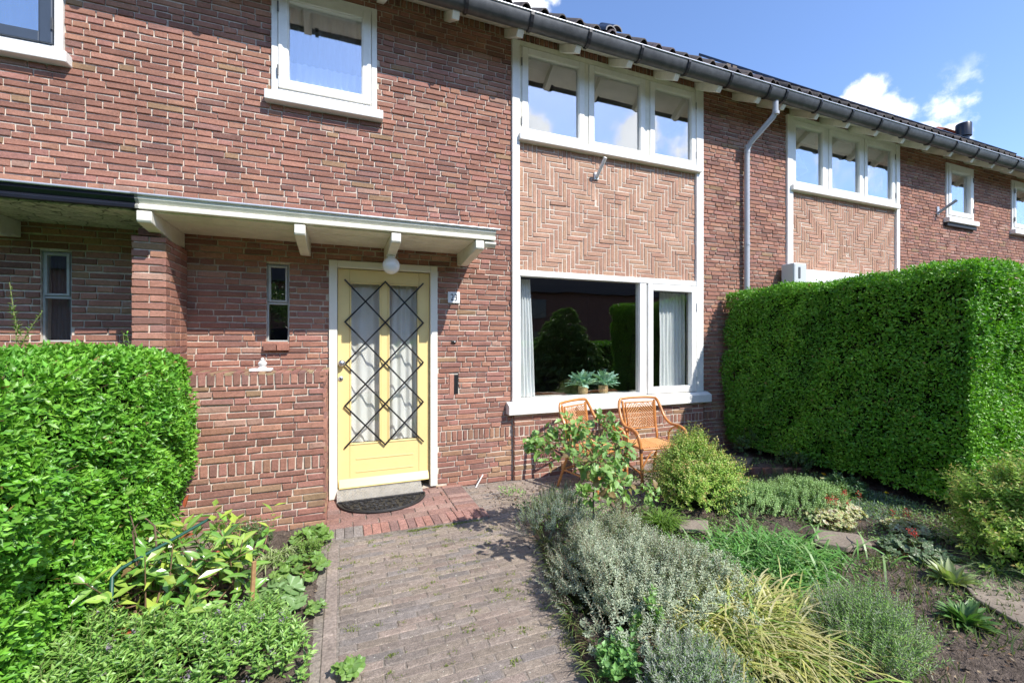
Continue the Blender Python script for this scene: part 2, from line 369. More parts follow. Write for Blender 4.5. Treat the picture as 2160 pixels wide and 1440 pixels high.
def color_for(x, z, lowdirt=True):
    c = pick(PAL, PALW)
    if lowdirt and z < .62:
        t = min(1, (.75-z)/.6)*rng.uniform(.4, 1); c = c*(1-t)+pick(PALLOW)*t
    return c
def courses(x0, x1, z0, z1, holes=(), soldiers=(), seed=0, start=0, tooth=(0, 0)):
    """rows of stretchers and headers, with upright (soldier) rows where asked"""
    rr = np.random.default_rng(seed); out = []; z = z0; row = start
    while z < z1-.02:
        sb = [s for s in soldiers if abs(s[0]-z) < .03]
        if sb:
            zt = sb[0][1]; x = x0+JT/2
            while x < x1-.02:
                w = .0475+rr.uniform(-.003, .003); xe = min(x+w, x1-JT/2)
                for q in cut((x, xe, z+JT/2, zt-JT/2), holes): out.append((*q, color_for(x, z)))
                x = xe+JT
            z = zt; row += 1; continue
        zt = min(z+PIT, z1)
        nxt = [s for s in soldiers if z < s[0] < zt-.001]
        if nxt: zt = nxt[0][0]
        # Flemish rhythm, shifted row by row, with the odd doubled brick
        sg = .055*(-1)**row; X0, X1 = x0, x1; x0, x1 = x0-tooth[0]*sg, x1+tooth[1]*sg
        off = [0, .245, .11, .30][row % 4]*1.0+rr.uniform(-.012, .012); x = x0-off; k = 0
        while x < x1:
            L = SL if k % 2 == 0 else HL
            if rr.random() < .03: L = SL if L == HL else HL
            L += rr.uniform(-.004, .004)
            if x < x0 and x+L < x0+.05 and x+L > x0-VJ: x = x+L+VJ-(L if L > .15 else L); x = x0+VJ/2; L = (SL if k % 2 else HL)+.03
            xa, xb = max(x, x0+VJ/2), min(x+L, x1-VJ/2)
            if x1-VJ/2-(x+L) < .05: xb = x1-VJ/2; L = x1-x
            if xb-xa > .02:
                dz = rr.uniform(-.0008, .0008)
                for q in cut((xa, xb, z+JT/2+dz, zt-JT/2+dz), holes): out.append((*q, color_for(xa, z)))
            x += L+VJ; k += 1
        x0, x1 = X0, X1
        z = zt; row += 1
    return out
def slab_with_holes(mb, x0, x1, z0, z1, y0, y1, holes):
    xs = sorted({x0, x1, *[h[0] for h in holes], *[h[1] for h in holes]}); xs = [x for x in xs if x0 <= x <= x1]
    for a, b in zip(xs, xs[1:]):
        hs = sorted([h for h in holes if h[0] <= a+1e-6 and h[1] >= b-1e-6], key=lambda h: h[2]); z = z0
        for h in hs:
            if h[2] > z: mb.box(a, b, y0, y1, z, h[2])
            z = max(z, h[3])
        if z < z1: mb.box(a, b, y0, y1, z, z1)

WY = 4.5                                                     # the facade plane
GUT = [(4.0, 4.872), (4.002, 4.84), (4.026, 4.785), (4.05, 4.755), (4.085, 4.742), (4.122, 4.755), (4.138, 4.84)]
def wframe(mb, x0, x1, z0, z1, w, y0, y1, wb=None):
    """a rectangular frame, stiles between rails"""
    wb = w if wb is None else wb
    mb.box(x0, x0+w, y0, y1, z0, z1); mb.box(x1-w, x1, y0, y1, z0, z1)
    mb.box(x0+w, x1-w, y0+.001, y1-.001, z1-w, z1); mb.box(x0+w, x1-w, y0+.001, y1-.001, z0, z0+wb); return mb
def pane(parent, T, x0, x1, z0, z1, y, m):
    MB(T).box(x0, x1, y, y+.004, z0, z1).build('pane', m, parent)

def house(T, origin_x, label, tone, door_open=True, seed=1, detail='main', limit=300, cas_mat=None, cas_up=None):
    """One dwelling of the terrace, written in the coordinates of number 23 and mirrored or shifted by T."""
    X0, X1 = -1.32, 5.34
    H = empty('terraced_house', (origin_x, WY, 0), label, 'house')
    tx = lambda x: x*T[0]+T[1]
    cas = cas_mat or M_WHITE
    holes = [(-.11, .932, .03, 2.323), (-.636, -.45, 1.54, 2.258), (-.594, .329, 3.80, 4.83), (1.767, 4.53, .73, 4.905), (1.118, 1.152, .985, 1.19)]
    # --- wall: mortar slab with the bricks standing proud
    mb = MB(T); slab_with_holes(mb, X0, X1, -.1, 5.12, WY+.0115, WY+.22, [h for h in holes if h[0] != 1.118]); wall = mb.build('wall', M_MORTAR, H)
    wall_back = MB(T).box(1.767, 4.53, WY+.06, WY+.22, -.1, .735).box(1.80, 4.50, WY+.07, WY+.22, 2.335, 3.79).build('backing_wall', M_MORTAR, H)
    bh = holes+[(1.06, 1.16, .975, 1.2), (1.767, 4.53, -.2, .74)]
    rects = courses(X0, X1, -.06, 5.06, bh, [(.488, .598), (4.93, 5.03)], seed, tooth={'main': (1, 1), 'left': (-1, 0), 'right': (1, -1), 'far': (-1, 0)}[detail])
    for k in range(3): rects.append((1.062+.0, 1.112, .98+k*.001, 1.19, pick(PAL, PALW))) if k == 0 else None
    hid = None
    if detail == 'main': hid = lambda P: (P[0] < -.1 and P[2] < 1.33) or (P[0] > 4.9 and P[2] < 2.2)
    elif detail == 'left': hid = lambda P: P[2] < 1.45
    else: hid = lambda P: P[2] < 2.4
    lay_bricks(wall, rects, WY, M_BRICK, T=T, limit=limit, hidden=hid, depth=.02)
    # --- the projecting foot below the big window
    foot = MB(T).box(1.79, 4.515, WY-.034, WY+.055, -.1, .728).build('window_foot_wall', M_MORTAR, H)
    fr = courses(1.785, 4.52, -.06, .728, (), [(.488, .598)], seed+50)
    lay_bricks(foot, fr, WY-.042, M_BRICK, T=T, limit=200 if detail == 'main' else 0, depth=.02)
    for xx, nd in ((1.781, -1), (4.524, 1)):
        z = -.06; rr = []
        while z < .72: rr.append((.005, .045, z+.005, min(z+PIT, .728)-.005, color_for(0, z))); z += PIT
        lay_bricks(foot, rr, 0, M_BRICK, T=T, limit=0, depth=.004, name='return_brick', frame=((xx, WY-.042, 0), (0, 1, 0), (nd, 0, 0), (0, 0, 1)))
    # --- the herringbone panel between the two big windows
    pn = MB(T).box(1.858, 4.408, WY+.010, WY+.06, 2.345, 3.785).build('herringbone_panel', M_MORTARW, H)
    u = .0554; px0, px1, pz0, pz1 = 1.858, 4.408, 2.348, 3.783; nx = int(math.ceil((px1-px0)/2/u)); nz = int(math.ceil((pz1-pz0)/2/u)); cx, cz = (px0+px1)/2, (pz0+pz1)/2
    cells = {}
    for qx in (-1, 1):
        for qz in (-1, 1):
            for i in range(nx):
                for j in range(nz):
                    k = ((nx-1-i)-(nz-1-j)+3) % 8   # i, j count outwards from the middle
                    if k < 4: key = (qx, qz, 'h', j, ((nx-1-i)-k))
                    else: key = (qx, qz, 'v', i, ((nz-1-j)+k-4-3))
                    cells.setdefault(key, []).append((i, j))
    hr = []
    for key, cl in cells.items():
        i0, i1 = min(c[0] for c in cl), max(c[0] for c in cl)+1; j0, j1 = min(c[1] for c in cl), max(c[1] for c in cl)+1
        qx, qz = key[:2]; xa, xb = sorted((cx+qx*i0*u, cx+qx*i1*u)); za, zb = sorted((cz+qz*j0*u, cz+qz*j1*u))
        xa, xb, za, zb = max(xa, px0)+.0052, min(xb, px1)-.0052, max(za, pz0)+.0052, min(zb, pz1)-.0052
        if xb-xa > .014 and zb-za > .014: hr.append((xa, xb, za, zb, pick(PALH)))
    lay_bricks(pn, hr, WY+.004, M_BRICK, T=T, limit=300 if detail == 'main' else (200 if detail == 'right' else 0), depth=.012, hidden=(None if detail == 'main' else hid), jit=.001)
    # --- tall posts at both sides of the bay
    po = MB(T)
    for a, b in ((1.767, 1.856), (4.41, 4.53)): po.box(a, b, WY-.028, WY+.06, .87, 4.905)
    po.build('bay_post', M_WHITE, H, bev=.005)
    # --- upper triple window
    w = MB(T); w.box(1.856, 4.41, WY-.012, WY+.075, 4.86, 4.92)
    for a, b in ((2.70, 2.755), (3.586, 3.656)): w.box(a, b, WY-.006, WY+.075, 3.865, 4.859)
    w.box(1.8565, 1.887, WY-.008, WY+.075, 3.865, 4.859); w.box(1.857, 4.409, WY+.075, WY+.09, 3.80, 4.915) if False else None
    win = w.build('triple_window', cas_up or M_CREAM, H, bev=.004)
    MB(T).box(1.84, 4.472, WY-.075, WY+.08, 3.785, 3.862).build('sill', M_WHITE, win, bev=.008)
    for a, b in ((1.89, 2.697), (2.758, 3.583), (3.659, 4.407)):
        c = MB(T); wframe(c, a, b, 3.868, 4.856, .072, WY-.016, WY+.045); c.build('casement', cas_up or M_WHITE, win, bev=.006)
        c = MB(T); wframe(c, a+.072, b-.072, 3.94, 4.784, .008, WY-.006, WY+.02); c.build('glazing_bead', M_WHITE, win, bev=.002)
        pane(win, T, a+.076, b-.076, 3.942, 4.782, WY+.02, G_UP)
    hg = MB(T)
    for x, s in ((1.884, 1), (4.41, -1)):
        for z in (4.68, 4.02): hg.box(x-.006, x+.006, WY-.022, WY-.0165, z-.045, z+.045)
    hg.build('hinge', M_ZINC, win)
    # --- small upper window
    w = MB(T); wframe(w, -.594, .329, 3.812, 4.828, .052, WY-.02, WY+.07); sw = w.build('bedroom_window', M_WHITE, H, bev=.005)
    c = MB(T); wframe(c, -.538, .273, 3.868, 4.774, .078, WY-.034, WY+.045); c.build('casement', cas, sw, bev=.007)
    c = MB(T); wframe(c, -.46, .195, 3.946, 4.696, .009, WY-.024, WY+.02); c.build('glazing_bead', cas, sw, bev=.002)
    MB(T).box(-.643, .383, WY-.085, WY+.07, 3.722, 3.808).build('sill', M_WHITE if detail != 'right' else M_WHITE, sw, bev=.007)
    if detail == 'right': MB(T).box(-.63, .37, WY-.05, WY+.02, 3.655, 3.716).build('brick_sill', M_RUBBER, sw, bev=.006)
    pane(sw, T, -.456, .191, 3.95, 4.692, WY+.02, G_UP)
    hg = MB(T)
    for z in (4.6, 4.02): hg.box(-.545, -.533, WY-.046, WY-.034, z-.045, z+.045)
    hg.build('hinge', M_ZINC, sw)
    # --- ground floor window
    w = MB(T); w.box(1.857, 4.409, WY-.022, WY+.075, 2.278, 2.343); w.box(3.50, 3.60, WY-.016, WY+.075, .872, 2.277); w.box(1.857, 1.872, WY-.01, WY+.075, .90, 2.277); w.box(1.857, 3.499, WY-.01, WY+.075, .872, .90)
    lw = w.build('living_room_window', M_WHITE, H, bev=.004)
    c = MB(T); wframe(c, 3.615, 4.407, .876, 2.272, .082, WY-.03, WY+.045); c.build('casement', M_WHITE, lw, bev=.007)
    MB(T).box(3.601, 3.614, WY+.01, WY+.05, .876, 2.272).build('rebate', M_WHITE, lw)
    pane(lw, T, 1.873, 3.499, .901, 2.276, WY+.03, G_LOW); pane(lw, T, 3.70, 4.323, .96, 2.188, WY+.02, G_LOW)
    MB(T).prism([(WY-.10, .735), (WY-.10, .835), (WY-.03, .868), (WY+.05, .8715), (WY+.05, .735)], 1.70, 4.60).build('sill', M_WHITE, lw, bev=.006)
    hg = MB(T)
    for z in (2.0, 1.12): hg.box(4.400, 4.416, WY-.044, WY-.0305, z-.05, z+.05)
    hg.build('hinge', M_WHITE, lw)
    MB(T).box(1.80, 4.50, WY+.062, WY+.30, .865, .885).build('inner_sill', M_WHITE, lw)
    # --- slit window
    w = MB(T); wframe(w, -.634, -.452, 1.542, 2.256, .013, WY+.03, WY+.07); w.box(-.62, -.466, WY+.031, WY+.069, 1.885, 1.905); slw = w.build('slit_window', M_FRAMEG, H, bev=.002)
    c = MB(T); wframe(c, -.619, -.467, 1.908, 2.242, .017, WY+.015, WY+.045); c.build('vent_light', M_FRAMEG, slw, bev=.002)
    pane(slw, T, -.603, -.483, 1.925, 2.226, WY+.03, G_LOW); pane(slw, T, -.62, -.466, 1.556, 1.884, WY+.045, G_LOW)
    sb = MB(T)
    for k in range(2): sb.box(-.655+k*.107, -.655+k*.107+.100, WY-.045, WY+.05, 1.462, 1.525)
    cols = np.repeat(np.array([pick(PAL, PALW) for _ in range(2)]), 8, axis=0); sb.build('brick_sill', M_BRICK, slw, bev=.003, cols=cols)
    # --- rafters, soffit, gutter
    rs_ = .62; zr = lambda y: 4.905-(WY-y)*rs_
    rx = 1.716-6*.678; roof_x = []
    while rx < X0-.02: rx += .678
    while rx < X1-.03: roof_x.append(rx); rx += .678
    sof = MB(T); ys = [4.12, 4.24, 4.36, 4.49]
    for k in range(3): sof.prism([(ys[k]+.001, zr(ys[k])+.10), (ys[k+1]-.003, zr(ys[k+1])+.10), (ys[k+1]-.003, zr(ys[k+1])+.118), (ys[k]+.001, zr(ys[k])+.118)], X0, X1)
    eave = sof.build('eave_boarding', M_CREAM, H)
    for x in roof_x:
        MB(T).prism([(4.10, zr(4.10)+.075), (4.10, zr(4.10)+.098), (4.60, zr(4.60)+.098), (4.60, zr(4.60)), (4.14, zr(4.14)-.0)], x-.035, x+.035).build('rafter', M_CREAM, eave, bev=.004)
    g = MB(T).sheet(GUT, X0, X1, .004); g.build('gutter', M_ZINC, H, smooth=True)
    gutter = H.children[-1] if False else bpy.context.scene.collection.objects[-1] if False else [c for c in H.children if c.name.startswith('gutter')][-1]
    MB(T).tube([(X0, 3.998, 4.876), (X1, 3.998, 4.876)], .0095, 8).build('gutter_rim', M_ZINCL, gutter, smooth=True)
    for x in roof_x: MB(T).sheet([(y-.006 if i < 4 else y, z-(.0 if i < 3 else .006)) for i, (y, z) in enumerate(GUT)], x+.066, x+.100, -.009).build('gutter_bracket', M_BLACK, gutter)
    MB(T).box(X0, X1, 4.15, 4.165, 4.835, 4.93).build('eave_board', M_CREAM, H)
    # --- roof with tiles
    SLP = .72; y0 = 4.05; z0 = 4.915
    MB(T).prism([(4.2, 4.90), (8.6, 4.90+4.4*SLP), (8.6, 4.86+4.4*SLP), (4.2, 4.86)], X0, X1).build('roof', mat('roofing_felt', (.03, .03, .032), .9), H)
    roof = [c for c in H.children if c.name.startswith('roof')][-1]
    pr = [(0, .010), (.025, 0), (.085, -.004), (.115, .012), (.13, .035), (.15, .056), (.172, .063), (.194, .056), (.212, .032), (.222, .008)]
    def tile_arr(L=.37):
        n = len(pr); V = []
        for yy in (0, L):
            for dz in (0, -.014):
                for (a, h) in pr: V.append((a, yy*.81, h+dz+yy*.585))
        F = [(i, i+1, 2*n+i+1, 2*n+i) for i in range(n-1)]+[(n+i, 3*n+i, 3*n+i+1, n+i+1) for i in range(n-1)]+[(n+i, n+i+1, i+1, i) for i in range(n-1)]
        return np.array(V), np.array(F)
    TV, TF = tile_arr(); n_t = int((X1-X0)/.21)+1; tp = (X1-X0)/n_t; JV = []; JC = []
    tcol = lambda: (np.array((.085, .075, .07))*rng.uniform(.6, 1.35)*np.array((1, rng.uniform(.9, 1.0), rng.uniform(.85, 1.0))))
    meshes = [mkmesh('roof_tile', (TV*np.array((T[0]*tp/.215, 1, 1))), TF if T[0] > 0 else TF[:, ::-1], M_TILE, np.tile(tcol(), (len(TV), 1)), smooth=False) for _ in range(5)]
    base = np.array(gpos(roof))
    for r in range(12):
        for i in range(n_t):
            p = np.array((tx(X0+i*tp), y0+r*.262+rng.normal(0, .004), z0+r*.262*SLP+.02+rng.normal(0, .003)))-base
            if r == 0: link('roof_tile', meshes[rng.integers(5)], roof, p)
            else: JV.append(TV*np.array((T[0]*tp/.215, 1, 1))+p); JC.append(tcol())
    k = len(JV); V = np.concatenate(JV); F = (TF[None]+len(TV)*np.arange(k)[:, None, None]).reshape(-1, 4)
    o = link('roof_tile_field', mkmesh('roof_tile_field', V, F, M_TILE, np.repeat(np.array(JC), len(TV), axis=0)), roof); o['kind'] = 'stuff'
    # --- rooms behind the glass
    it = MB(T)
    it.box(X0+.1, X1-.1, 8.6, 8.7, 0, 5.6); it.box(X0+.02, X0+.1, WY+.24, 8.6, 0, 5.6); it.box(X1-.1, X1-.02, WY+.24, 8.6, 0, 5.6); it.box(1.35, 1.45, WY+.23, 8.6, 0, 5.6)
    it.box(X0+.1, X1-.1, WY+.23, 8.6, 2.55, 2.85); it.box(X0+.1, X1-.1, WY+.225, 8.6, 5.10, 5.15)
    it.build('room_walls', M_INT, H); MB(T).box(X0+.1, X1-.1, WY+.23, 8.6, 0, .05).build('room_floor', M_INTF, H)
    # --- canopy over the porch
    fas_m, und_m = (M_CREAM, M_CREAM) if detail != 'left' else (M_BITU, M_CRACK)
    fz = MB(T).prism([(3.785, 2.478), (3.782, 2.50), (3.80, 2.515), (3.775, 2.545), (3.772, 2.568), (3.83, 2.568), (3.83, 2.478)], -1.345 if detail != 'left' else -1.319, 1.33); canopy = fz.build('canopy', fas_m, H, bev=.002)
    MB(T).tube([(-1.36 if detail != 'left' else -1.319, 3.765, 2.575), (1.365, 3.765, 2.575)], .010, 8).build('drip_rim', M_ZINCL, canopy, smooth=True)
    MB(T).prism([(3.772, 2.5745), (4.495, 2.66), (4.495, 2.668), (3.772, 2.582)], -1.33 if detail != 'left' else -1.319, 1.36).build('canopy_roof', M_ZINC, canopy)
    for k in range(6):
        ya = 3.832+k*.111; MB(T).box(-1.30, 1.28, ya, ya+.105, 2.468+.0 if k % 2 else 2.4675, 2.49).build('soffit_board', und_m, canopy, bev=.003)
    MB(T).box(1.29, 1.328, 3.831, 4.495, 2.47, 2.60).build('end_board', M_CREAM, canopy)
    br = [(-1.338, -1.25), (-.345, -.265), (.395, .475), (1.14, 1.22)]
    if detail == 'left': br = br[1:]
    for a, b in br:
        MB(T).prism([(3.79, 2.4665), (3.79, 2.40), (3.80, 2.385), (3.87, 2.375), (4.30, 2.325), (4.37, 2.325), (4.40, 2.345), (4.495, 2.345), (4.495, 2.4665)], a, b).build('canopy_bracket', M_CREAM, canopy, bev=.006)
    MB(T).prism([(3.80, 2.445), (3.80, 2.466), (3.95, 2.466), (3.87, 2.42), (3.83, 2.415)], 1.23, 1.34).build('end_scroll', M_CREAM, canopy, bev=.004)
    # --- door
    dyel = tone
    w = MB(T); w.box(-.11, -.036, WY-.022, WY+.075, .03, 2.323); w.box(.858, .932, WY-.022, WY+.075, .045, 2.323); w.box(-.035, .857, WY-.021, WY+.074, 2.255, 2.3225)
    door = w.build('front_door', M_WHITE if detail != 'main' else mat('cream_door_frame_paint', (.80, .78, .68), .4, .5, noise=[(4, .03)]), H, bev=.005)
    yl = WY+.022
    lf = MB(T); lf.box(-.032, .076, yl, yl+.042, .122, 2.25); lf.box(.746, .854, yl, yl+.042, .122, 2.25); lf.box(.077, .745, yl+.001, yl+.041, 2.125, 2.249); lf.box(.077, .745, yl+.001, yl+.041, .122, .53); lf.box(.370, .438, yl+.002, yl+.04, .5305, 2.1245)
    leaf = lf.build('leaf', dyel, door, bev=.004)
    b = MB(T)
    for a, c_ in ((.077, .369), (.439, .745)): wframe(b, a+.0, c_, .531, 2.124, .014, yl-.006, yl+.02)
    b.build('glazing_bead', dyel, door, bev=.003)
    b = MB(T)
    for z in (.258, .385): b.box(.135, .69, yl-.0035, yl+.0, z-.002, z+.012)
    b.build('rail_groove', dyel, door, bev=.002)
    MB(T).prism([(yl-.001, .205), (yl-.045, .135), (yl-.045, .122), (yl-.001, .122)], -.022, .842).build('weather_bar', dyel, door, bev=.003)
    pane(door, T, .091, .355, .545, 2.11, yl+.022, G_LOW); pane(door, T, .453, .731, .545, 2.11, yl+.022, G_LOW)
    if detail == 'main':
        q = (.787-.033)/4; zq = (2.14-.512)/8; ly = yl-.022
        P = lambda i, j: (.033+i*q, ly, 2.14-j*zq)
        segs = [((0, 0), (4, 4)), ((2, 0), (4, 2)), ((0, 2), (4, 6)), ((0, 4), (4, 8)), ((0, 6), (2, 8)), ((4, 0), (0, 4)), ((2, 0), (0, 2)), ((4, 2), (0, 6)), ((4, 4), (0, 8)), ((4, 6), (2, 8))]
        for n_, (a, c_) in enumerate(segs):
            pa, pb = Vector(P(*a)), Vector(P(*c_)); pa.y += .009*(n_ > 4); pb.y += .009*(n_ > 4); d = (pb-pa).normalized(); pa -= d*.006; pb += d*.006
            s_ = d.cross(Vector((0, 1, 0)))*.0075; t = Vector((0, .0042, 0)); m_ = MB(T)
            m_.add([pa-s_-t, pa+s_-t, pa+s_+t, pa-s_+t, pb-s_-t, pb+s_-t, pb+s_+t, pb-s_+t], [(0, 1, 2, 3), (7, 6, 5, 4), (0, 4, 5, 1), (1, 5, 6, 2), (2, 6, 7, 3), (3, 7, 4, 0)]); m_.build('lattice_bar', M_BLACK, door, bev=.001)
        kb = MB(T)
        prof = [(.006, -.05), (.006, -.03), (.020, -.026), (.031, -.012), (.033, .002), (.028, .016), (.015, .025), (.001, .027)]
        V = []; n = 20
        for r, h in prof:
            for k in range(n): a = 2*math.pi*k/n; V.append((.004+r*math.cos(a), yl-.045-h, 1.335+r*math.sin(a)))
        kb.add(V, [(i*n+k, i*n+(k+1) % n, (i+1)*n+(k+1) % n, (i+1)*n+k) for i in range(len(prof)-1) for k in range(n)]+[tuple(range((len(prof)-1)*n, len(prof)*n))]); kb.build('knob', M_STEEL, door, smooth=True)
        lk = MB(T); V = []
        for r, h in [(.024, 0), (.024, .006), (.02, .010), (.001, .010)]:
            for k in range(n): a = 2*math.pi*k/n; V.append((-.006+r*math.cos(a), yl-h, 1.182+r*math.sin(a)))
        lk.add(V, [(i*n+k, i*n+(k+1) % n, (i+1)*n+(k+1) % n, (i+1)*n+k) for i in range(3) for k in range(n)]); lk.build('lock_rosette', M_STEEL, door, smooth=True)
        MB(T).box(-.010, -.002, yl-.014, yl-.0105, 1.170, 1.194).build('keyhole', M_BLACK, door)
        # tread plate
        tp_ = MB(T).prism([(WY-.005, .118), (WY+.02, .121), (WY+.02, .03), (WY-.145, .03), (WY-.145, .045)], -.04, .76).build('tread_plate', M_ALU, door, bev=.002)
        st = MB(T)
        for r_ in range(7):
            for i in range(34):
                x = -.03+i*.0235+(r_ % 2)*.0117; y = WY-.136+r_*.0185; z = .045+(y-(WY-.145))/.14*.073; s = 1 if (i+r_) % 2 else -1
                a = Vector((x-.007, y-.006*s, z+.001)); c_ = Vector((x+.007, y+.006*s, z+.001+.006*s*.5)); st.tube([a, c_], .0027, 4)
        st.build('tread_stud', M_ALU, door)
    # party pier and ledge wall belong to number 23 only
    return H, wall, canopy, door

T0 = (1, 0); TL = (-1, -2.64); TR = (-1, 10.68); TF_ = (1, 13.32)
main, wall0, canopy0, door0 = house(T0, 2.0, 'brown brick terraced house with the yellow lattice front door, number 23', M_YELLOW, seed=11)
left, wl, cl_, dl = house(TL, -4.6, 'neighbouring brick house at the left with dark slate casement and black canopy trim', M_BLUEG, seed=23, detail='left', limit=260, cas_mat=M_BLUEG, cas_up=M_BLUEG)
right, wr, cr_, dr = house(TR, 8.7, 'neighbouring brick house right of the downpipe, behind the tall hedge', M_BLUEG, seed=31, detail='right', limit=260, cas_up=M_WHITE)
far, wf, cf_, df = house(TF_, 15.3, 'farthest brick house at the right edge with black vent pipe on its roof', M_BLUEG, seed=47, detail='far', limit=60)

# --- number 23: the pier between the porches, the projecting ledge wall, lamp, number plate, bell, letter slot, flag holder
pier = MB().box(-1.43, -1.24, 4.012, 4.52, -.1, 2.325).box(-1.385, -1.285, 4.03, 4.5, 2.32, 2.40).build('porch_pier', M_MORTAR, main)
pr_f, pr_s = [], []; z = -.06; k = 0
while z < 2.30:
    zt = min(z+PIT, 2.33); cA, cB = color_for(0, z), color_for(0, z)
    if k % 2: pr_f.append((-1.44, -1.232, z+.005, zt-.005, cA)); pr_s += [(.0, .098, z+.005, zt-.005, cA), (.108, .318, z+.005, zt-.005, cB), (.328, .49, z+.005, zt-.005, color_for(0, z))]
    else: pr_f += [(-1.44, -1.341, z+.005, zt-.005, cB), (-1.331, -1.232, z+.005, zt-.005, cA)]; pr_s += [(.0, .208, z+.005, zt-.005, cA), (.218, .318, z+.005, zt-.005, cB), (.328, .49, z+.005, zt-.005, color_for(0, z))]
    z += PIT; k += 1
pr_f += [(-1.40, -1.27, 2.335, 2.385, pick(PALLOW)*.6)]
lay_bricks(pier, pr_f, 4.0, M_BRICK, depth=.03, limit=300, hidden=lambda P: P[2] < 1.4)
lay_bricks(pier, pr_s, 0, M_BRICK, depth=.02, limit=300, name='side_brick', frame=((-1.232, 4.0, 0), (0, 1, 0), (1, 0, 0), (0, 0, 1)), hidden=lambda P: P[2] < 1.3)
ldg = MB().box(-1.25, -.13, 3.952, 4.52, -.1, 1.285).build('ledge_wall', M_MORTAR, main)
lr = courses(-1.25, -.119, -.05, 1.20, (), [(.498, .602)], 77)
x = -1.245
while x < -.18:
    lr.append((x, x+.047, 1.203, 1.298, pick(PAL, PALW))); x += .0575
lr += [(-.172, -.121, 1.203, 1.245, pick(PAL, PALW)), (-.172, -.121, 1.255, 1.298, pick(PAL, PALW))]
lay_bricks(ldg, lr, 3.94, M_BRICK, depth=.025, limit=300)
sr = []; z = -.05
while z < 1.28:
    for a, b in ((.0, .10), (.11, .32), (.33, .43), (.44, .55)): sr.append((a, b, z+.005, min(z+PIT, 1.298)-.005, color_for(0, z)))
    z += PIT
lay_bricks(ldg, sr, 0, M_BRICK, depth=.02, limit=0, name='return_brick', frame=((-.119, 3.94, 0), (0, 1, 0), (1, 0, 0), (0, 0, 1)))
tr = []; x = -1.245
while x < -.13: tr.append((x, x+.047, .0, .20, pick(PALLOW))); tr.append((x, x+.047, .21, .41, pick(PALLOW)*.8)); tr.append((x, x+.047, .42, .55, pick(PALLOW)*.8)); x += .0575
lay_bricks(ldg, tr, 0, M_BRICK, depth=.02, limit=0, name='coping_brick', frame=((0, 3.94, 1.300), (1, 0, 0), (0, 0, 1), (0, 1, 0)))

lamp = MB().lathe((.432, 4.17, 2.352), [(.038, .0), (.046, -.004), (.046, -.018), (.036, -.022)], 24).build('porch_lamp', M_WHITE, main, smooth=True)
sp = [(.030, .0)]
for k in range(1, 14): a = math.pi*k/14+.25; sp.append((.078*math.sin(min(a, math.pi-.01)), -.078+.078*math.cos(min(a, math.pi-.01))+.0))
MB().lathe((.432, 4.17, 2.352-.0), [(.036, -.018), (.038, -.035)]+[(.080*math.sin(R(t)), -.104+.080*math.cos(R(t))) for t in range(30, 180, 10)]+[(.001, -.184)], 28).build('globe', M_OPAL, lamp, smooth=True)

plate = MB().box(1.043, 1.172, WY-.016, WY-.004, 1.948, 2.066).build('number_plate', M_PLATE, main, bev=.004)
def text_obj(txt, size, loc, material, parent, sx=1.0):
    cu = bpy.data.curves.new('digits', 'FONT'); cu.body = txt; cu.size = size; cu.extrude = .0012; cu.align_x = 'CENTER'; cu.align_y = 'CENTER'; cu.space_character = 1.05
    tmp = bpy.data.objects.new('tmp', cu); COL.objects.link(tmp); bpy.context.view_layer.update()
    me = bpy.data.meshes.new_from_object(tmp.evaluated_get(bpy.context.evaluated_depsgraph_get())); bpy.data.objects.remove(tmp)
    me.transform(Matrix.Translation(Vector(loc)-gpos(parent)) @ Matrix.Rotation(R(90), 4, 'X') @ Matrix.Diagonal((sx, 1, 1, 1))); me.materials.clear(); me.materials.append(material)
    return link('digits', me, parent)
text_obj('23', .105, (1.108, WY-.0172, 2.004), M_BLACK, plate, .72)
bell = MB().box(1.083, 1.133, WY-.02, WY-.002, 1.528, 1.552).build('door_bell', M_BLACK, main, bev=.003)
MB().tube([(1.115, WY-.021, 1.540), (1.115, WY-.026, 1.540)], .006, 12).build('push_button', M_PLATE, bell)
MB().box(1.112, 1.158, WY+.004, WY+.012, .985, 1.19).build('letter_slot', M_BLACK, main)
fh = MB().box(2.835, 2.895, WY-.016, WY+.006, 3.49, 3.58).build('flag_holder', M_WHITE, main, bev=.004)
MB().tube([(2.865, WY-.016, 3.52), (2.885, WY-.17, 3.70)], .021, 14).build('socket', M_WHITE, fh, smooth=True)
rv = MB()
for i in range(2):
    V = []; n = 12
    for t in range(n+1):
        a = math.pi*t/n; V += [(2.78+i*.1+.07*math.cos(a), 4.06+.03*i, 4.97+.07*math.sin(a)+.05*i), (2.78+i*.1+.07*math.cos(a), 4.36, 5.18+.07*math.sin(a)+.05*i), (2.78+i*.1+.057*math.cos(a), 4.06+.03*i, 4.97+.057*math.sin(a)+.05*i)]
    rv.add(V, [(3*t, 3*t+1, 3*t+4, 3*t+3) for t in range(n)]+[(3*t, 3*t+3, 3*t+5, 3*t+2) for t in range(n)])
rv.build('roof_vent', M_BITU, main)
# downpipe
dp = MB().tube([(5.40, 4.10, 4.765), (5.40, 4.10, 4.62), (5.392, 4.12, 4.555), (5.30, 4.40, 4.30), (5.285, 4.435, 4.22), (5.285, 4.44, 4.10), (5.285, 4.44, .02)], .036, 14).build('downpipe', M_PVC, main, smooth=True)
for zz in (4.585, 4.26, 4.19, 2.9, 1.2): MB().tube([(5.40 if zz > 4.5 else 5.285, 4.09 if zz > 4.5 else 4.438, zz-.018), (5.40 if zz > 4.5 else 5.285, 4.09 if zz > 4.5 else 4.438, zz+.018)], .0395, 14).build('pipe_collar', M_PVC, dp, smooth=True)

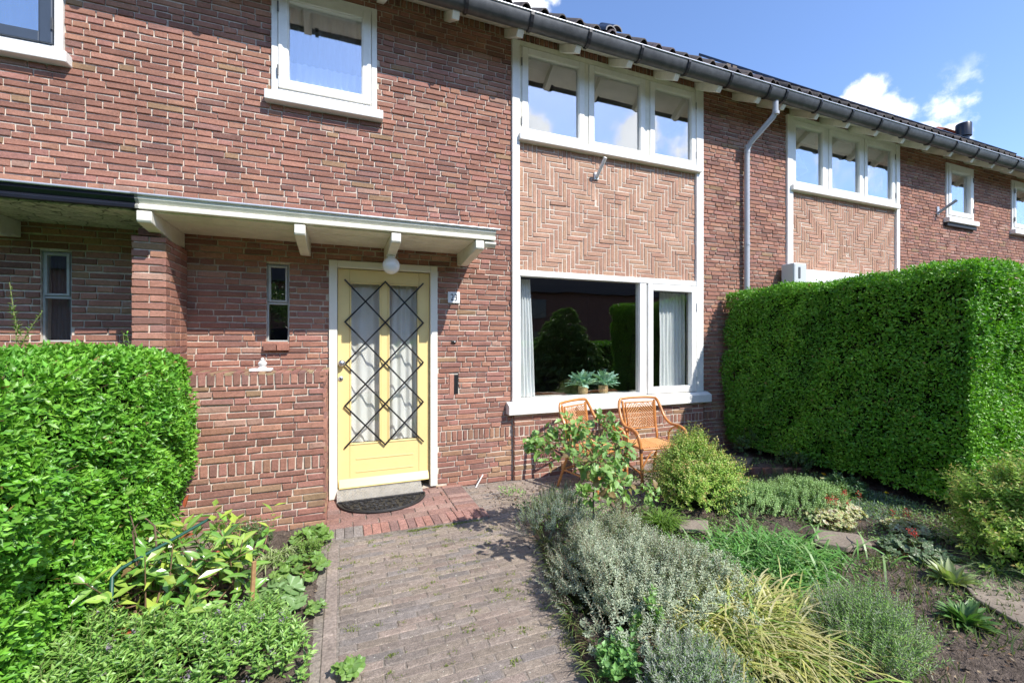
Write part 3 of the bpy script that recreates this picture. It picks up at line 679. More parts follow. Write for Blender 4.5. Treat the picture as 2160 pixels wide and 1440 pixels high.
# right neighbour: awning cassette, flag holder, solar panels; far house: vent pipe and chimney
aw = MB().box(6.25, 8.90, 4.33, 4.455, 2.40, 2.60).build('awning', M_WHITE, right, bev=.02)
MB().box(5.98, 6.24, 4.25, 4.455, 2.36, 2.66).build('awning_end_cap', mat('awning_grey_plastic', (.55, .57, .58), .4), aw, bev=.02)
MB().box(6.06, 6.10, 4.243, 4.249, 2.44, 2.60).build('awning_screw_strip', M_ZINC, aw, bev=.002)
fh2 = MB().box(10.05, 10.12, WY-.02, WY+.004, 3.84, 3.98).build('flag_holder', M_ZINCL, right, bev=.004)
MB().tube([(10.08, WY-.02, 3.87), (10.16, WY-.24, 4.04)], .025, 12).build('socket', M_ZINCL, fh2, smooth=True)
for i in range(7):
    x = 6.15+i*1.02; ya, yb = 4.62, 6.2; za = 4.935+(ya-4.05)*.72+.115; zb = 4.935+(yb-4.05)*.72+.34
    MB().prism([(ya, za), (yb, zb), (yb-.02, zb+.035), (ya-.02, za+.035)], x, x+1.0).build('solar_panel', M_SOLAR, right, bev=.003)
MB().lathe((13.40, 5.5, 5.8), [(.10, 0), (.10, .45), (.14, .46), (.14, .74), (.13, .76), (.001, .76)], 24).build('vent_pipe', M_BITU, far, smooth=True)
ch = MB().box(13.5, 14.1, 5.9, 6.4, 5.9, 6.62).build('chimney', M_TERRA, far)
MB().add([(13.42, 5.82, 6.62), (14.18, 5.82, 6.62), (14.18, 6.48, 6.62), (13.42, 6.48, 6.62), (13.75, 6.12, 6.85), (13.85, 6.12, 6.85), (13.85, 6.2, 6.85), (13.75, 6.2, 6.85)], [(0, 3, 2, 1), (4, 5, 6, 7), (0, 1, 5, 4), (1, 2, 6, 5), (2, 3, 7, 6), (3, 0, 4, 7)]).build('chimney_cap', M_TERRA, ch)

# ------------------------------------------------------------------ curtains, lamps and other things behind the glass
def curtain(x0, x1, z0, z1, y, m, label, amp=.018, wl=.07, taper=0, part=None, seed=0, name='curtain', cat='curtain'):
    rr = np.random.default_rng(seed); nx = max(24, int((x1-x0)/.008)); nz = 14; xs = np.linspace(x0, x1, nx); zs = np.linspace(z0, z1, nz); V = []
    ph = rr.uniform(0, 6); wob = np.cumsum(rr.normal(0, .25, nx))*.25
    for j, z in enumerate(zs):
        t = (z-z0)/(z1-z0)
        for i, x in enumerate(xs):
            xx = x0+(x-x0)*(1-taper*t*(1-.2*math.sin(t*3))); V.append((xx, y+amp*(1-.25*t)*math.sin(2*math.pi*x/wl+ph+wob[i]+.4*math.sin(3*t))+.004*math.sin(9*t+x*30), z))
    F = np.array([(j*nx+i, j*nx+i+1, (j+1)*nx+i+1, (j+1)*nx+i) for j in range(nz-1) for i in range(nx-1)])
    o = link(name, mkmesh(name, V, F, m, smooth=True)); return tag(o, label, cat)
curtain(1.90, 2.14, .89, 2.27, 4.68, C_CURT, 'pale grey-blue curtain hanging at the left side of the big ground floor window', taper=.30, seed=1, wl=.045)
curtain(3.98, 4.42, .89, 2.2, 4.70, C_CURT, 'pale grey-blue curtain behind the narrow right-hand casement of the ground floor window', seed=2, wl=.06)
curtain(.08, .365, .54, 2.13, 4.60, C_WOVEN, 'open-weave white curtain behind the left glass of the yellow door', amp=.012, wl=.11, seed=3)
curtain(.45, .735, .54, 2.13, 4.605, C_WOVEN, 'open-weave white curtain behind the right glass of the yellow door', amp=.016, wl=.085, seed=4)
nc = curtain(-.50, .24, 3.84, 4.80, 4.66, C_NET, 'sheer net curtain with lace hem in the upstairs window above the door canopy', amp=.016, wl=.065, seed=5, name='net_curtain')
lc = curtain(-.50, .24, 3.84, 4.22, 4.645, C_LACE, None, amp=.016, wl=.065, seed=5, name='lace_hem', cat=None); lc.parent = nc
curtain(-3.0, -2.1, 3.84, 4.80, 4.72, C_NET, 'net curtain behind the dark slate casement at the top left', amp=.016, wl=.08, seed=6, name='net_curtain')
curtain(10.40, 11.2, 3.84, 4.80, 4.68, C_NET, 'net curtain in the small upstairs window beyond the hedge', amp=.016, wl=.08, seed=7, name='net_curtain')
curtain(-2.20, -1.98, 1.55, 2.25, 4.64, mat('grey_pleated_cloth', (.10, .105, .11), .8), 'dark grey pleated curtain in the slit window above the left hedge', amp=.012, wl=.026, seed=8, name='pleated_curtain')
for i, (a, b) in enumerate(((6.28, 7.02), (7.1, 7.92), (7.98, 8.79))):
    bl = MB()
    for k in range(5): bl.box(a+.08, b-.08, 4.60+k*.001, 4.612+k*.001, 4.62+k*.034, 4.650+k*.034)
    o = bl.build('blind', M_BLIND); tag(o, 'raised pale green blind in the '+('left', 'middle', 'right')[i]+' pane of the neighbour\'s upstairs triple window', 'blind')
def table_lamp(x, y, z, h, r, shade_m, base_m, label, name='table_lamp'):
    o = empty(name, (x, y, z), label, 'lamp')
    MB().lathe((x, y, z), [(r*.5, 0), (r*.5, .012), (.012, .02), (.010, h*.6), (.010, h*.66)], 18).build('stand', base_m, o, smooth=True)
    MB().lathe((x, y, z), [(r, h*.62), (r*.72, h), (r*.70, h), (r*.97, h*.62)], 24).build('shade', shade_m, o, smooth=True); return o
table_lamp(3.28, 4.95, .88, .30, .07, M_BLACK, M_BLACK, 'small black table lamp inside the big window right of the two ferns')
table_lamp(4.35, 5.6, .3, 1.35, .16, mat('dark_shade', (.03, .02, .015), .8), M_BLACK, 'dark floor lamp in the room behind the narrow right casement', 'floor_lamp')
nl = empty('white_table_lamp', (6.68, 4.86, 3.84), 'white table lamp with pale ceramic foot in the neighbour\'s upstairs window', 'lamp')
MB().lathe((6.68, 4.86, 3.86), [(.09, 0), (.13, .06), (.12, .16), (.05, .24), (.03, .32)], 20).build('ceramic_foot', M_OPAL, nl, smooth=True)
MB().lathe((6.68, 4.86, 3.86), [(.27, .36), (.14, .66), (.135, .66), (.262, .36)], 24).build('shade', C_SHADE, nl, smooth=True)

# ------------------------------------------------------------------ plants: generators
def unit(a): return a/np.maximum(np.linalg.norm(a, axis=-1, keepdims=True), 1e-9)
def shade_cols(cols, n, var=.22):
    cols = np.array(cols); c = cols[rng.integers(len(cols), size=n)]; return np.clip(c*rng.uniform(1-var, 1+var, (n, 1)), 0, 1)
def leaf_mesh(P, D, Nn, Ln, Wd, C, name, material, fold=.25, curl=.15, rich=True):
    """many leaves in one mesh: P base points, D axes, Nn blade normals"""
    n = len(P); D = unit(D); Nn = unit(Nn-D*(Nn*D).sum(1, keepdims=True)); S = np.cross(D, Nn); Ln = np.broadcast_to(Ln, n)[:, None]; Wd = np.broadcast_to(Wd, n)[:, None]
    if rich:
        m = P+D*Ln*.5-Nn*Wd*fold; t = P+D*Ln-Nn*Ln*curl; l = P+D*Ln*.42+S*Wd*.5; r = P+D*Ln*.42-S*Wd*.5
        V = np.stack([P, l, t, r, m], 1).reshape(-1, 3); F = np.array([(0, 4, 1), (1, 4, 2), (0, 3, 4), (4, 3, 2)]); k = 5
    else:
        t = P+D*Ln-Nn*Ln*curl; l = P+D*Ln*.45+S*Wd*.5; r = P+D*Ln*.45-S*Wd*.5
        V = np.stack([P, l, t, r], 1).reshape(-1, 3); F = np.array([(0, 3, 2), (0, 2, 1)]); k = 4
    F = (F[None]+k*np.arange(n)[:, None, None]).reshape(-1, 3)
    return mkmesh(name, V, F, material, np.repeat(C, k, axis=0))
def stuff(name, me, parent, base=None):
    o = link(name, me, parent); o['kind'] = 'stuff'; return o
def plant(name, loc, label, cat='plant', group=None): return empty(name, loc, label, cat, group)
def rand_dir(n, up=0.0):
    d = rng.normal(size=(n, 3)); d[:, 2] += up; return unit(d)

def hedge(x0, x1, y0, y1, z1, n, Ls, cols, label, loc, r=.14, bulge=None, name='hedge', z0=.05, seed=3, dens=None, wr=.55, shoots=0):
    H = plant(name, loc, label, 'hedge')
    lo = np.array((x0, y0, z0)); hi = np.array((x1, y1, z1)); base = np.array(loc)
    e = hi-lo; A = np.array([e[1]*e[2]]*2+[e[0]*e[2]]*2+[e[0]*e[1]]*1); A = A*(dens if dens is not None else 1); f = rng.choice(5, size=n, p=A/A.sum())
    P = lo+rng.random((n, 3))*e
    P[f == 0, 0] = x0; P[f == 1, 0] = x1; P[f == 2, 1] = y0; P[f == 3, 1] = y1; P[f == 4, 2] = z1
    inn = np.clip(P, lo+r, hi-r); inn[:, 2] = np.clip(P[:, 2], z0+.02, z1-r); nd = unit(P-inn+1e-6); P = inn+nd*r
    P = P+nd*(vnoise(P, 2.2, seed)*.045+vnoise(P, 7, seed+1)*.022+rng.normal(0, .012, n)-np.abs(rng.exponential(.022, n))*1.0-.055*np.clip((vnoise(P, 13, seed+7)-.42)/.2, 0, 1))[:, None]
    if bulge is not None: P = P+nd*bulge(P)[:, None]
    # leaf axes: out of the face, drooping or rising, blade facing outwards and up
    D = unit(nd*.55+rand_dir(n)*.75+np.array((0, 0, .25))); Nn = unit(nd*.8+rand_dir(n)*.55+np.array((0, 0, .5)))
    L = rng.normal(Ls, Ls*.2, n).clip(Ls*.5, Ls*1.5)
    C = shade_cols(cols, n, .28)*(1+.16*vnoise(P, 5, seed+3)[:, None]*np.array((1.6, 1, .8)))
    C = np.clip(C, .005, 1); old = rng.random(n) < .006; C[old] = (.30, .22, .07)
    stuff('foliage', leaf_mesh(P-base, D, Nn, L, L*wr, C, 'foliage', M_LEAF), H)
    if shoots:
        q = rng.choice(n, shoots); sprigs(P[q]-nd[q]*.02, nd[q]*.7+np.array((0, 0, .6))+rng.normal(0, .3, (shoots, 3)), rng.uniform(.05, .11, shoots), 9, Ls, Ls*.45, [tuple(np.array(c)*1.25) for c in cols], 'new_growth', H, start=.3, spread=1.2)
    # solid near-black core box, added to keep light from passing straight through
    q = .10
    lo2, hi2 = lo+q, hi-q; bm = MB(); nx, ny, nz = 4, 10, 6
    bm.box(lo2[0], hi2[0], lo2[1], hi2[1], z0+.0, hi2[2]); core = bm.build('dark_core', M_DARKV, H); core['kind'] = 'stuff'
    tw_ = rng.choice(n, 500 if shoots else 10); tm = MB()
    for q_ in tw_: tm.tube([tuple(P[q_]-nd[q_]*.10), tuple(P[q_]+nd[q_]*rng.uniform(-.01, .03)+rng.normal(0, .03, 3))], .0016, 3)
    tm.build('twigs', M_TWIG, H)['kind'] = 'stuff'
    sh = MB()
    for _ in range(int(14*(y1-y0))):
        y = rng.uniform(y0+.1, y1-.1); x = rng.uniform(x0+.15, x1-.15); sh.tube([(x, y, -.02), (x+rng.normal(0, .04), y+rng.normal(0, .04), z0+.25)], .012, 5)
    s = sh.build('stems', M_BARK, H); s['kind'] = 'stuff'
    return H
def sprigs(base_pts, dirs, length, nleaf, lL, lW, cols, name, parent, material=M_LEAF, tip_cols=None, start=.25, stem_r=.0016, stem_m=None, droop=.0, rich=False, spread=1.0, curl=.1, stems=True):
    """shoots with leaves wound round them"""
    stem_m = stem_m or mat("green_stem", (.15, .18, .06), .8, noise=[(40, .3)])
    n = len(base_pts); org = np.array(gpos(parent)); dirs = unit(dirs); length = np.broadcast_to(length, n)
    bend = rand_dir(n)*.25; t = np.linspace(start, 1, nleaf)[None, :, None]; Ls = length[:, None, None]
    P = base_pts[:, None]+dirs[:, None]*Ls*t+bend[:, None]*Ls*(t**2)*.5-np.array((0, 0, 1))*Ls*droop*t**2
    P = P.reshape(-1, 3); Dn = np.repeat(dirs, nleaf, 0); m = len(P)
    a = (np.tile(np.arange(nleaf)*2.4, n)+np.repeat(rng.uniform(0, 6, n), nleaf)); o1 = unit(np.cross(Dn, np.array((.3, .2, 1.)))+1e-6); o2 = np.cross(Dn, o1)
    out = o1*np.cos(a)[:, None]+o2*np.sin(a)[:, None]
    D = unit(out*spread+Dn*.8+rand_dir(m)*.3); Nn = unit(Dn*.9-out*.3+rand_dir(m)*.35)
    tt = np.tile(np.linspace(start, 1, nleaf), n); sz = (1-.45*tt)*rng.uniform(.7, 1.25, m)
    C = shade_cols(cols, m)
    if tip_cols is not None:
        tc = shade_cols(tip_cols, m); w = np.clip((tt-.72)/.25, 0, 1)[:, None]*np.repeat(rng.random(n) < .75, nleaf)[:, None]; C = C*(1-w)+tc*w
    stuff(name, leaf_mesh(P-org, D, Nn, lL*sz, lW*sz, C, name, material, rich=rich, curl=curl), parent)
    if stems:
        k = 3; ts = np.linspace(0, 1, 3); V = []; rad = stem_r
        S = base_pts[:, None]+dirs[:, None]*length[:, None, None]*ts[None, :, None]+bend[:, None]*length[:, None, None]*(ts[None, :, None]**2)*.5-np.array((0, 0, 1))*length[:, None, None]*droop*ts[None, :, None]**2
        oo1 = unit(np.cross(dirs, np.array((.3, .2, 1.)))+1e-6); oo2 = np.cross(dirs, oo1); ring = []
        for q in range(3):
            an = 2*math.pi*q/3; ring.append(oo1*math.cos(an)+oo2*math.sin(an))
        ring = np.stack(ring, 1)
        V = (S[:, :, None]+ring[:, None]*rad*(1.2-.7*ts)[None, :, None, None]).reshape(-1, 3)-org
        f = [(s*3+q, s*3+(q+1) % 3, (s+1)*3+(q+1) % 3, (s+1)*3+q) for s in range(2) for q in range(3)]; F = (np.array(f)[None]+9*np.arange(n)[:, None, None]).reshape(-1, 4)
        stuff('stems', mkmesh('stems', V, F, stem_m), parent)
def dome(c, a, b, h, n, noise=.15, seed=1, rot=0, fill=.35):
    """points spread over a mound, with outward directions"""
    r = np.sqrt(rng.random(n)); th = rng.uniform(0, 2*math.pi, n); x = r*np.cos(th); y = r*np.sin(th); z = np.sqrt(np.maximum(0, 1-r**2))
    k = 1+noise*vnoise(np.stack([x, y, z], 1), 3, seed)-fill*rng.random(n)**3
    P = np.stack([x*a, y*b, z*h], 1)*k[:, None]; N_ = unit(np.stack([x/a, y/b, z/h+.25/h], 1)); cr, sr_ = math.cos(rot), math.sin(rot)
    rotm = np.array([[cr, sr_, 0], [-sr_, cr, 0], [0, 0, 1]]); return P@rotm+np.array(c), N_@rotm
def blades(roots, az, length, width, lean, cols, name, parent, material=M_LEAF, seg=5, droop=1.0, tipcol=None):
    n = len(roots); org = np.array(gpos(parent)); length = np.broadcast_to(length, n); lean = np.broadcast_to(lean, n); width = np.broadcast_to(width, n)
    t = np.linspace(0, 1, seg+1)[None]; h = np.stack([np.cos(az), np.sin(az), np.zeros(n)], 1); sd = np.stack([-np.sin(az), np.cos(az), np.zeros(n)], 1)
    ang = lean[:, None]+droop*t**1.3*1.5; dx = np.cumsum(np.sin(ang), 1)/(seg+1); dz = np.cumsum(np.cos(ang), 1)/(seg+1); dx -= dx[:, :1]; dz -= dz[:, :1]
    Cn = roots[:, None]+h[:, None]*(dx*length[:, None])[:, :, None]; Cn[:, :, 2] += dz*length[:, None]; Cn[:, :, 2] = np.maximum(Cn[:, :, 2], .006)
    w = width[:, None]*(np.sin(np.clip(t*.88+.12, 0, 1)*math.pi)**.6)*.5; w = np.broadcast_to(w, (n, seg+1)).copy(); w[:, -1] = .0003
    tw = rng.normal(0, .5, n)[:, None, None]; up = np.array((0, 0, 1.)); s2 = sd[:, None]*np.cos(tw)+up*np.sin(tw)*.5
    V = np.stack([Cn-s2*w[:, :, None], Cn+s2*w[:, :, None]], 2).reshape(-1, 3)-org
    f = np.array([(2*i, 2*i+1, 2*i+3, 2*i+2) for i in range(seg)]); F = (f[None]+2*(seg+1)*np.arange(n)[:, None, None]).reshape(-1, 4)
    C = np.repeat(shade_cols(cols, n)[:, None], (seg+1)*2, 1)
    if tipcol is not None: C[:, -4:] = C[:, -4:]*.4+np.array(tipcol)*.6
    return stuff(name, mkmesh(name, V, F, material, C.reshape(-1, 3)), parent)
def big_leaf(L, W, col, vein=None, lobes=0, cup=.12, curl=.25, nseg=6):
    """one leaf as a small grid with a fold and drooping tip; base at the origin, axis +Y, face +Z"""
    V = []; C = []; prof = lambda t: math.sin(math.pi*min(1, t**.85))**.75
    for i in range(nseg+1):
        t = i/nseg; w = W/2*prof(t) if 0 < i < nseg else .001
        if lobes and 0 < i < nseg: w *= 1+.12*lobes*(-1)**i
        for s in (-1, -.5, 0, .5, 1):
            V.append((s*w, L*t, cup*abs(s)*w*2-curl*L*t*t)); c = np.array(col)*(1.0 if s else .0)+(np.array(vein if vein is not None else col)*1.0 if s == 0 else 0); C.append(c)
    F = np.array([(i*5+k, i*5+k+1, (i+1)*5+k+1, (i+1)*5+k) for i in range(nseg) for k in range(4)]); return np.array(V), F, np.array(C)
def leaf_objects(parent, P, D, Nn, S, variants, name='leaf', limit=300):
    org = gpos(parent); order = range(len(P))
    for i in order:
        if i >= limit: break
        d = Vector(D[i]).normalized(); n_ = Vector(Nn[i]); n_ = (n_-d*n_.dot(d)); n_ = n_.normalized() if n_.length > 1e-4 else d.orthogonal().normalized(); x = d.cross(n_)
        o = link(name, variants[rng.integers(len(variants))], parent)
        m = Matrix((x, d, n_)).transposed().to_4x4(); m.translation = Vector(P[i])-org; s = float(S[i]); o.matrix_local = m @ Matrix.Diagonal((s, s, s, 1))

# ------------------------------------------------------------------ ground, path, terrace
def grid_ground():
    # soil sheet of the garden, with clods; the paved strip is cut lower so the pavers lie in it
    xs = np.arange(-3.2, 6.6, .035); ys = np.arange(.2, 4.7, .035); X, Y = np.meshgrid(xs, ys); P = np.stack([X.ravel(), Y.ravel(), np.zeros(X.size)], 1)
    edge = np.where(Y > 3.25, 4.3, 1.03+np.clip((Y-1.7)*.28, -.1, .42)).ravel(); x = P[:, 0]; y = P[:, 1]
    bed = np.clip((x-edge)/.10, 0, 1)*.035+np.clip((x-1.5)/2, 0, 1)*.012; lft = np.clip((-.13-x)/.08, 0, 1)*.015
    pave = (x > -.15) & ((x < edge)) 
    z = vnoise(P, 2.2, 5)*.012+vnoise(P, 9, 6)*.007+vnoise(P, 27, 7)*.010+rng.normal(0, .006, len(P))
    P[:, 2] = np.where(pave, -.03, bed+lft+z*(1-pave)+.004)
    nx = len(xs); ny = len(ys); F = np.array([(j*nx+i, j*nx+i+1, (j+1)*nx+i+1, (j+1)*nx+i) for j in range(ny-1) for i in range(nx-1)])
    o = link('garden_soil', mkmesh('garden_soil', P, F, M_SOIL, smooth=True)); tag(o, kind='structure')
grid_ground()
gm = MB().box(-400, 400, -400, 400, -.5, -.045).build('ground', M_GRASSL); gm['kind'] = 'structure'
MB().box(-60, 60, -7.4, -5.0, -.045, -.02).build('pavement', M_CONC)['kind'] = 'structure'
MB().box(-60, 60, -13, -7.5, -.045, -.035).build('road', M_ASPH)['kind'] = 'structure'

path = MB().box(-.16, 1.25, .3, 3.55, -.05, -.0035).box(-.16, 4.3, 3.551, 4.49, -.05, -.0038).box(1.251, 1.6, 3.2, 3.55, -.05, -.004).build('brick_path', M_SAND); path['kind'] = 'structure'
PAVC = np.array((.93, .91, .885))*np.array([(.32, .265, .225), (.305, .255, .22), (.33, .275, .225), (.29, .25, .22), (.33, .265, .225), (.335, .28, .23), (.275, .245, .225)])
REDC = np.array([(.34, .20, .165), (.31, .185, .155), (.37, .21, .165), (.29, .19, .165), (.36, .235, .195)])
pv = []
ex = lambda y: 1.04+max(-.1, min(.42, (y-1.7)*.28))
y = .42; row = 0
while y < 4.46:
    x = -.015-(row % 2)*.105+rng.uniform(-.01, .01); xe = ex(y) if y < 3.28 else 4.2
    while x < xe:
        L = .198; a, b = max(x, -.012), min(x+L, xe)
        inap = y+.05 > 3.60 and a < 1.19
        if inap and b > 1.20: a = 1.20; inap = False
        if not inap and b-a > .03: pv.append((a, b, y, y+.0485, pick(PAVC)))
        x += L+.0085
    y += .054; row += 1
lay_bricks(path, pv, 0, M_PAVE, name='paving_brick', depth=.03, limit=300, frame=((0, 0, 0), (1, 0, 0), (0, 0, 1), (0, 1, 0)), jit=.0016)
# red brick apron: large red slabs, a border of bricks laid across in front and along the right side
ap = MB().box(-.118, 1.195, 3.60, 4.49, -.01, .0145).build('door_apron', M_SAND); ap['kind'] = 'structure'
ar = []
x = -.115
while x < 1.17: ar.append((x, x+.064, 3.605, 3.80, pick(REDC)*np.array((1.08, 1.0, 1.0)) if x > .1 else pick(PAVC)*1.05)); x += .070
for r_, yy in enumerate(np.arange(3.81, 4.46, .108)):
    x = -.115-(r_ % 2)*.1
    while x < .96:
        L = .20; a, b = max(x, -.115), min(x+L, .965)
        if b-a > .03: ar.append((a, b, yy, yy+.101, pick(REDC)))
        x += L+.009
yy = 3.81
while yy < 4.46: ar.append((.975, 1.18, yy, yy+.064, pick(REDC)*.95)); yy += .071
lay_bricks(ap, ar, 0, M_PAVE, name='apron_brick', depth=.02, limit=300, frame=((0, 0, .024), (1, 0, 0), (0, 0, 1), (0, 1, 0)), jit=.0016)
# concrete strip at the left of the path, brick edging at the right
edg = empty('concrete_edging', (-.07, 2.5, 0), 'weathered concrete edging strip along the left side of the path', 'edging')
yy = .5
while yy < 3.58: MB().box(-.092, -.024, yy, min(yy+.98, 3.585), -.04, .001+rng.uniform(0, .004)).build('edging_block', M_CONC, edg, bev=.006); yy += .985
be = empty('brick_edging', (1.3, 2.4, 0), 'low row of mossy bricks on edge holding the bed right of the path', 'edging'); n_ = 0; yy = 1.15
pe = []
while yy < 3.2: pe.append((ex(yy)+.008, yy)); yy += .208
for (xa, ya), (xb, yb) in zip(pe, pe[1:]):
    a = math.atan2(yb-ya, xb-xa); m_ = MB(); c = pick(PALLOW)*np.array((.8, 1, .95))*rng.uniform(.3, .6); s = math.sin(a); co = math.cos(a); V = []
    for zz in (-.04, .05+rng.uniform(-.014, .012)):
        for (u_, v_) in ((.003, 0), (.203, 0), (.203, -.05), (.003, -.05)): V.append((xa+u_*co-v_*s, ya+u_*s+v_*co, zz))
    m_.add(V, [(0, 3, 2, 1), (4, 5, 6, 7), (0, 1, 5, 4), (1, 2, 6, 5), (2, 3, 7, 6), (3, 0, 4, 7)]); m_.build('edging_brick', M_BRICK, be, bev=.005, cols=np.tile(c, (8, 1)))
be2 = empty('rear_edging', (4.5, 3.6, 0), 'short brick edging in front of the dark soil by the tall hedge', 'edging')
for k in range(7): MB().box(4.1+k*.105, 4.198+k*.105, 3.62-k*.05, 3.67-k*.05, .0, .12).build('edging_brick', M_BRICK, be2, bev=.006, cols=np.tile(pick(PALLOW)*.8, (8, 1)))
def slab(pts, z, t, label, name='stepping_stone'):
    n = len(pts); V = [(x, y, z) for x, y in pts]+[(x, y, z+t) for x, y in pts]
    o = MB().add(V, [tuple(range(n))[::-1], tuple(range(n, 2*n))]+[(i, (i+1) % n, (i+1) % n+n, i+n) for i in range(n)]).build(name, M_STONE, bev=.008); return tag(o, label, 'stone')
slab([(3.16, 2.10), (3.36, 2.24), (3.58, 2.06), (3.50, 1.92), (3.28, 1.95)], .075, .04, 'flat pale stone slab in the middle of the right bed behind the green strap-leaved clump')
slab([(2.42, 2.64), (2.56, 2.76), (2.76, 2.68), (2.62, 2.54)], .07, .035, 'flat stone slab between the bright grass tuft and the green strap-leaved clump')
slab([(4.0, 1.50), (3.75, 1.62), (3.4, 1.35), (3.3, 1.12), (3.7, 1.05), (4.1, 1.25)], .052, .022, 'long flat stone lying in the soil between the two broad-leaved plants')
slab([(4.35, 3.95), (4.62, 4.12), (4.75, 3.9), (4.5, 3.75)], .05, .05, 'dark stone at the foot of the facade by the hedge')
slab([(4.05, 3.75), (4.25, 3.95), (4.42, 3.72), (4.2, 3.55)], .05, .04, 'dark flat stone beside the rounded yellow-green shrub')
tag(MB().box(-1.06, -.80, 3.70, 3.90, -.02, .11).build('stone_block', M_STONE, bev=.02), 'mossy stone block at the foot of the ledge wall beside the left hedge', 'stone')
# doormat
mt = empty('doormat', (.37, 4.36, .025), 'half-round black rubber doormat with scroll pattern in front of the door', 'doormat')
cxm, cym, zm = .37, 4.355, .027; ra, rb = .40, .36
arc = [(cxm+ra*math.cos(a), cym-rb*math.sin(a)) for a in np.linspace(0, math.pi, 40)]
MB().add([(x, y, zm) for x, y in arc]+[(x, y, zm+.004) for x, y in arc], [tuple(range(40)), tuple(range(79, 39, -1))]+[(i, i+40, (i+1) % 40+40, (i+1) % 40) for i in range(40)]).build('mat_base', M_RUBBER, mt)
loop = arc+[(cxm-ra+.0, cym)]
MB().tube([(x, y, zm+.012) for x, y in arc+[arc[0]]], .009, 6).build('rim', M_RUBBER, mt, smooth=True)
MB().tube([(cxm+(x-cxm)*.9, cym+(y-cym)*.9-.01, zm+.012) for x, y in arc+[arc[0]]], .005, 5).build('inner_rim', M_RUBBER, mt, smooth=True)
sc_ = MB(); done = []
for _ in range(900):
    u_, v_ = rng.uniform(-1, 1), rng.uniform(0, 1); r_ = rng.uniform(.018, .034)
    if (u_)**2+(v_)**2 > .74 or v_ < .1: continue
    x, y = cxm+u_*ra, cym-v_*rb
    if any((x-p[0])**2+(y-p[1])**2 < ((r_+p[2])*.88)**2 for p in done): continue
    done.append((x, y, r_)); a0 = rng.uniform(0, 6)
    sc_.tube([(x+r_*(1-.10*t)*math.cos(a0+t*1.05)*1.15, y+r_*(1-.10*t)*math.sin(a0+t*1.05), zm+.011) for t in range(9)], .0045, 5)
s = sc_.build('scrolls', M_RUBBER, mt, smooth=True); s['kind'] = 'stuff'
# white finial ornament on the ledge
fo = empty('finial_ornament', (-.60, 4.06, 1.302), 'small white finial standing on the brick ledge under the slit window', 'ornament')
M_WHITEST = mat('chalky_white_stone', (.72, .71, .68), .8, .3, noise=[(30, .15)], bump=(60, .6, .003))
MB().box(-.69, -.53, 4.0, 4.12, 1.302, 1.325).build('base', M_WHITEST, fo, bev=.006)
MB().lathe((-.60, 4.05, 1.325), [(.036, 0), (.03, .008), (.018, .016), (.03, .028), (.034, .042), (.022, .058), (.012, .064), (.015, .074), (.008, .084), (.001, .088)], 18).build('finial', M_WHITEST, fo, smooth=True)
# small white peg by the wall
tag(MB().tube([(1.32, 4.40, .0), (1.42, 4.46, .11)], .007, 6).build('plant_marker', M_WHITEST), 'thin white stick leaning against the wall foot right of the door', 'stick')

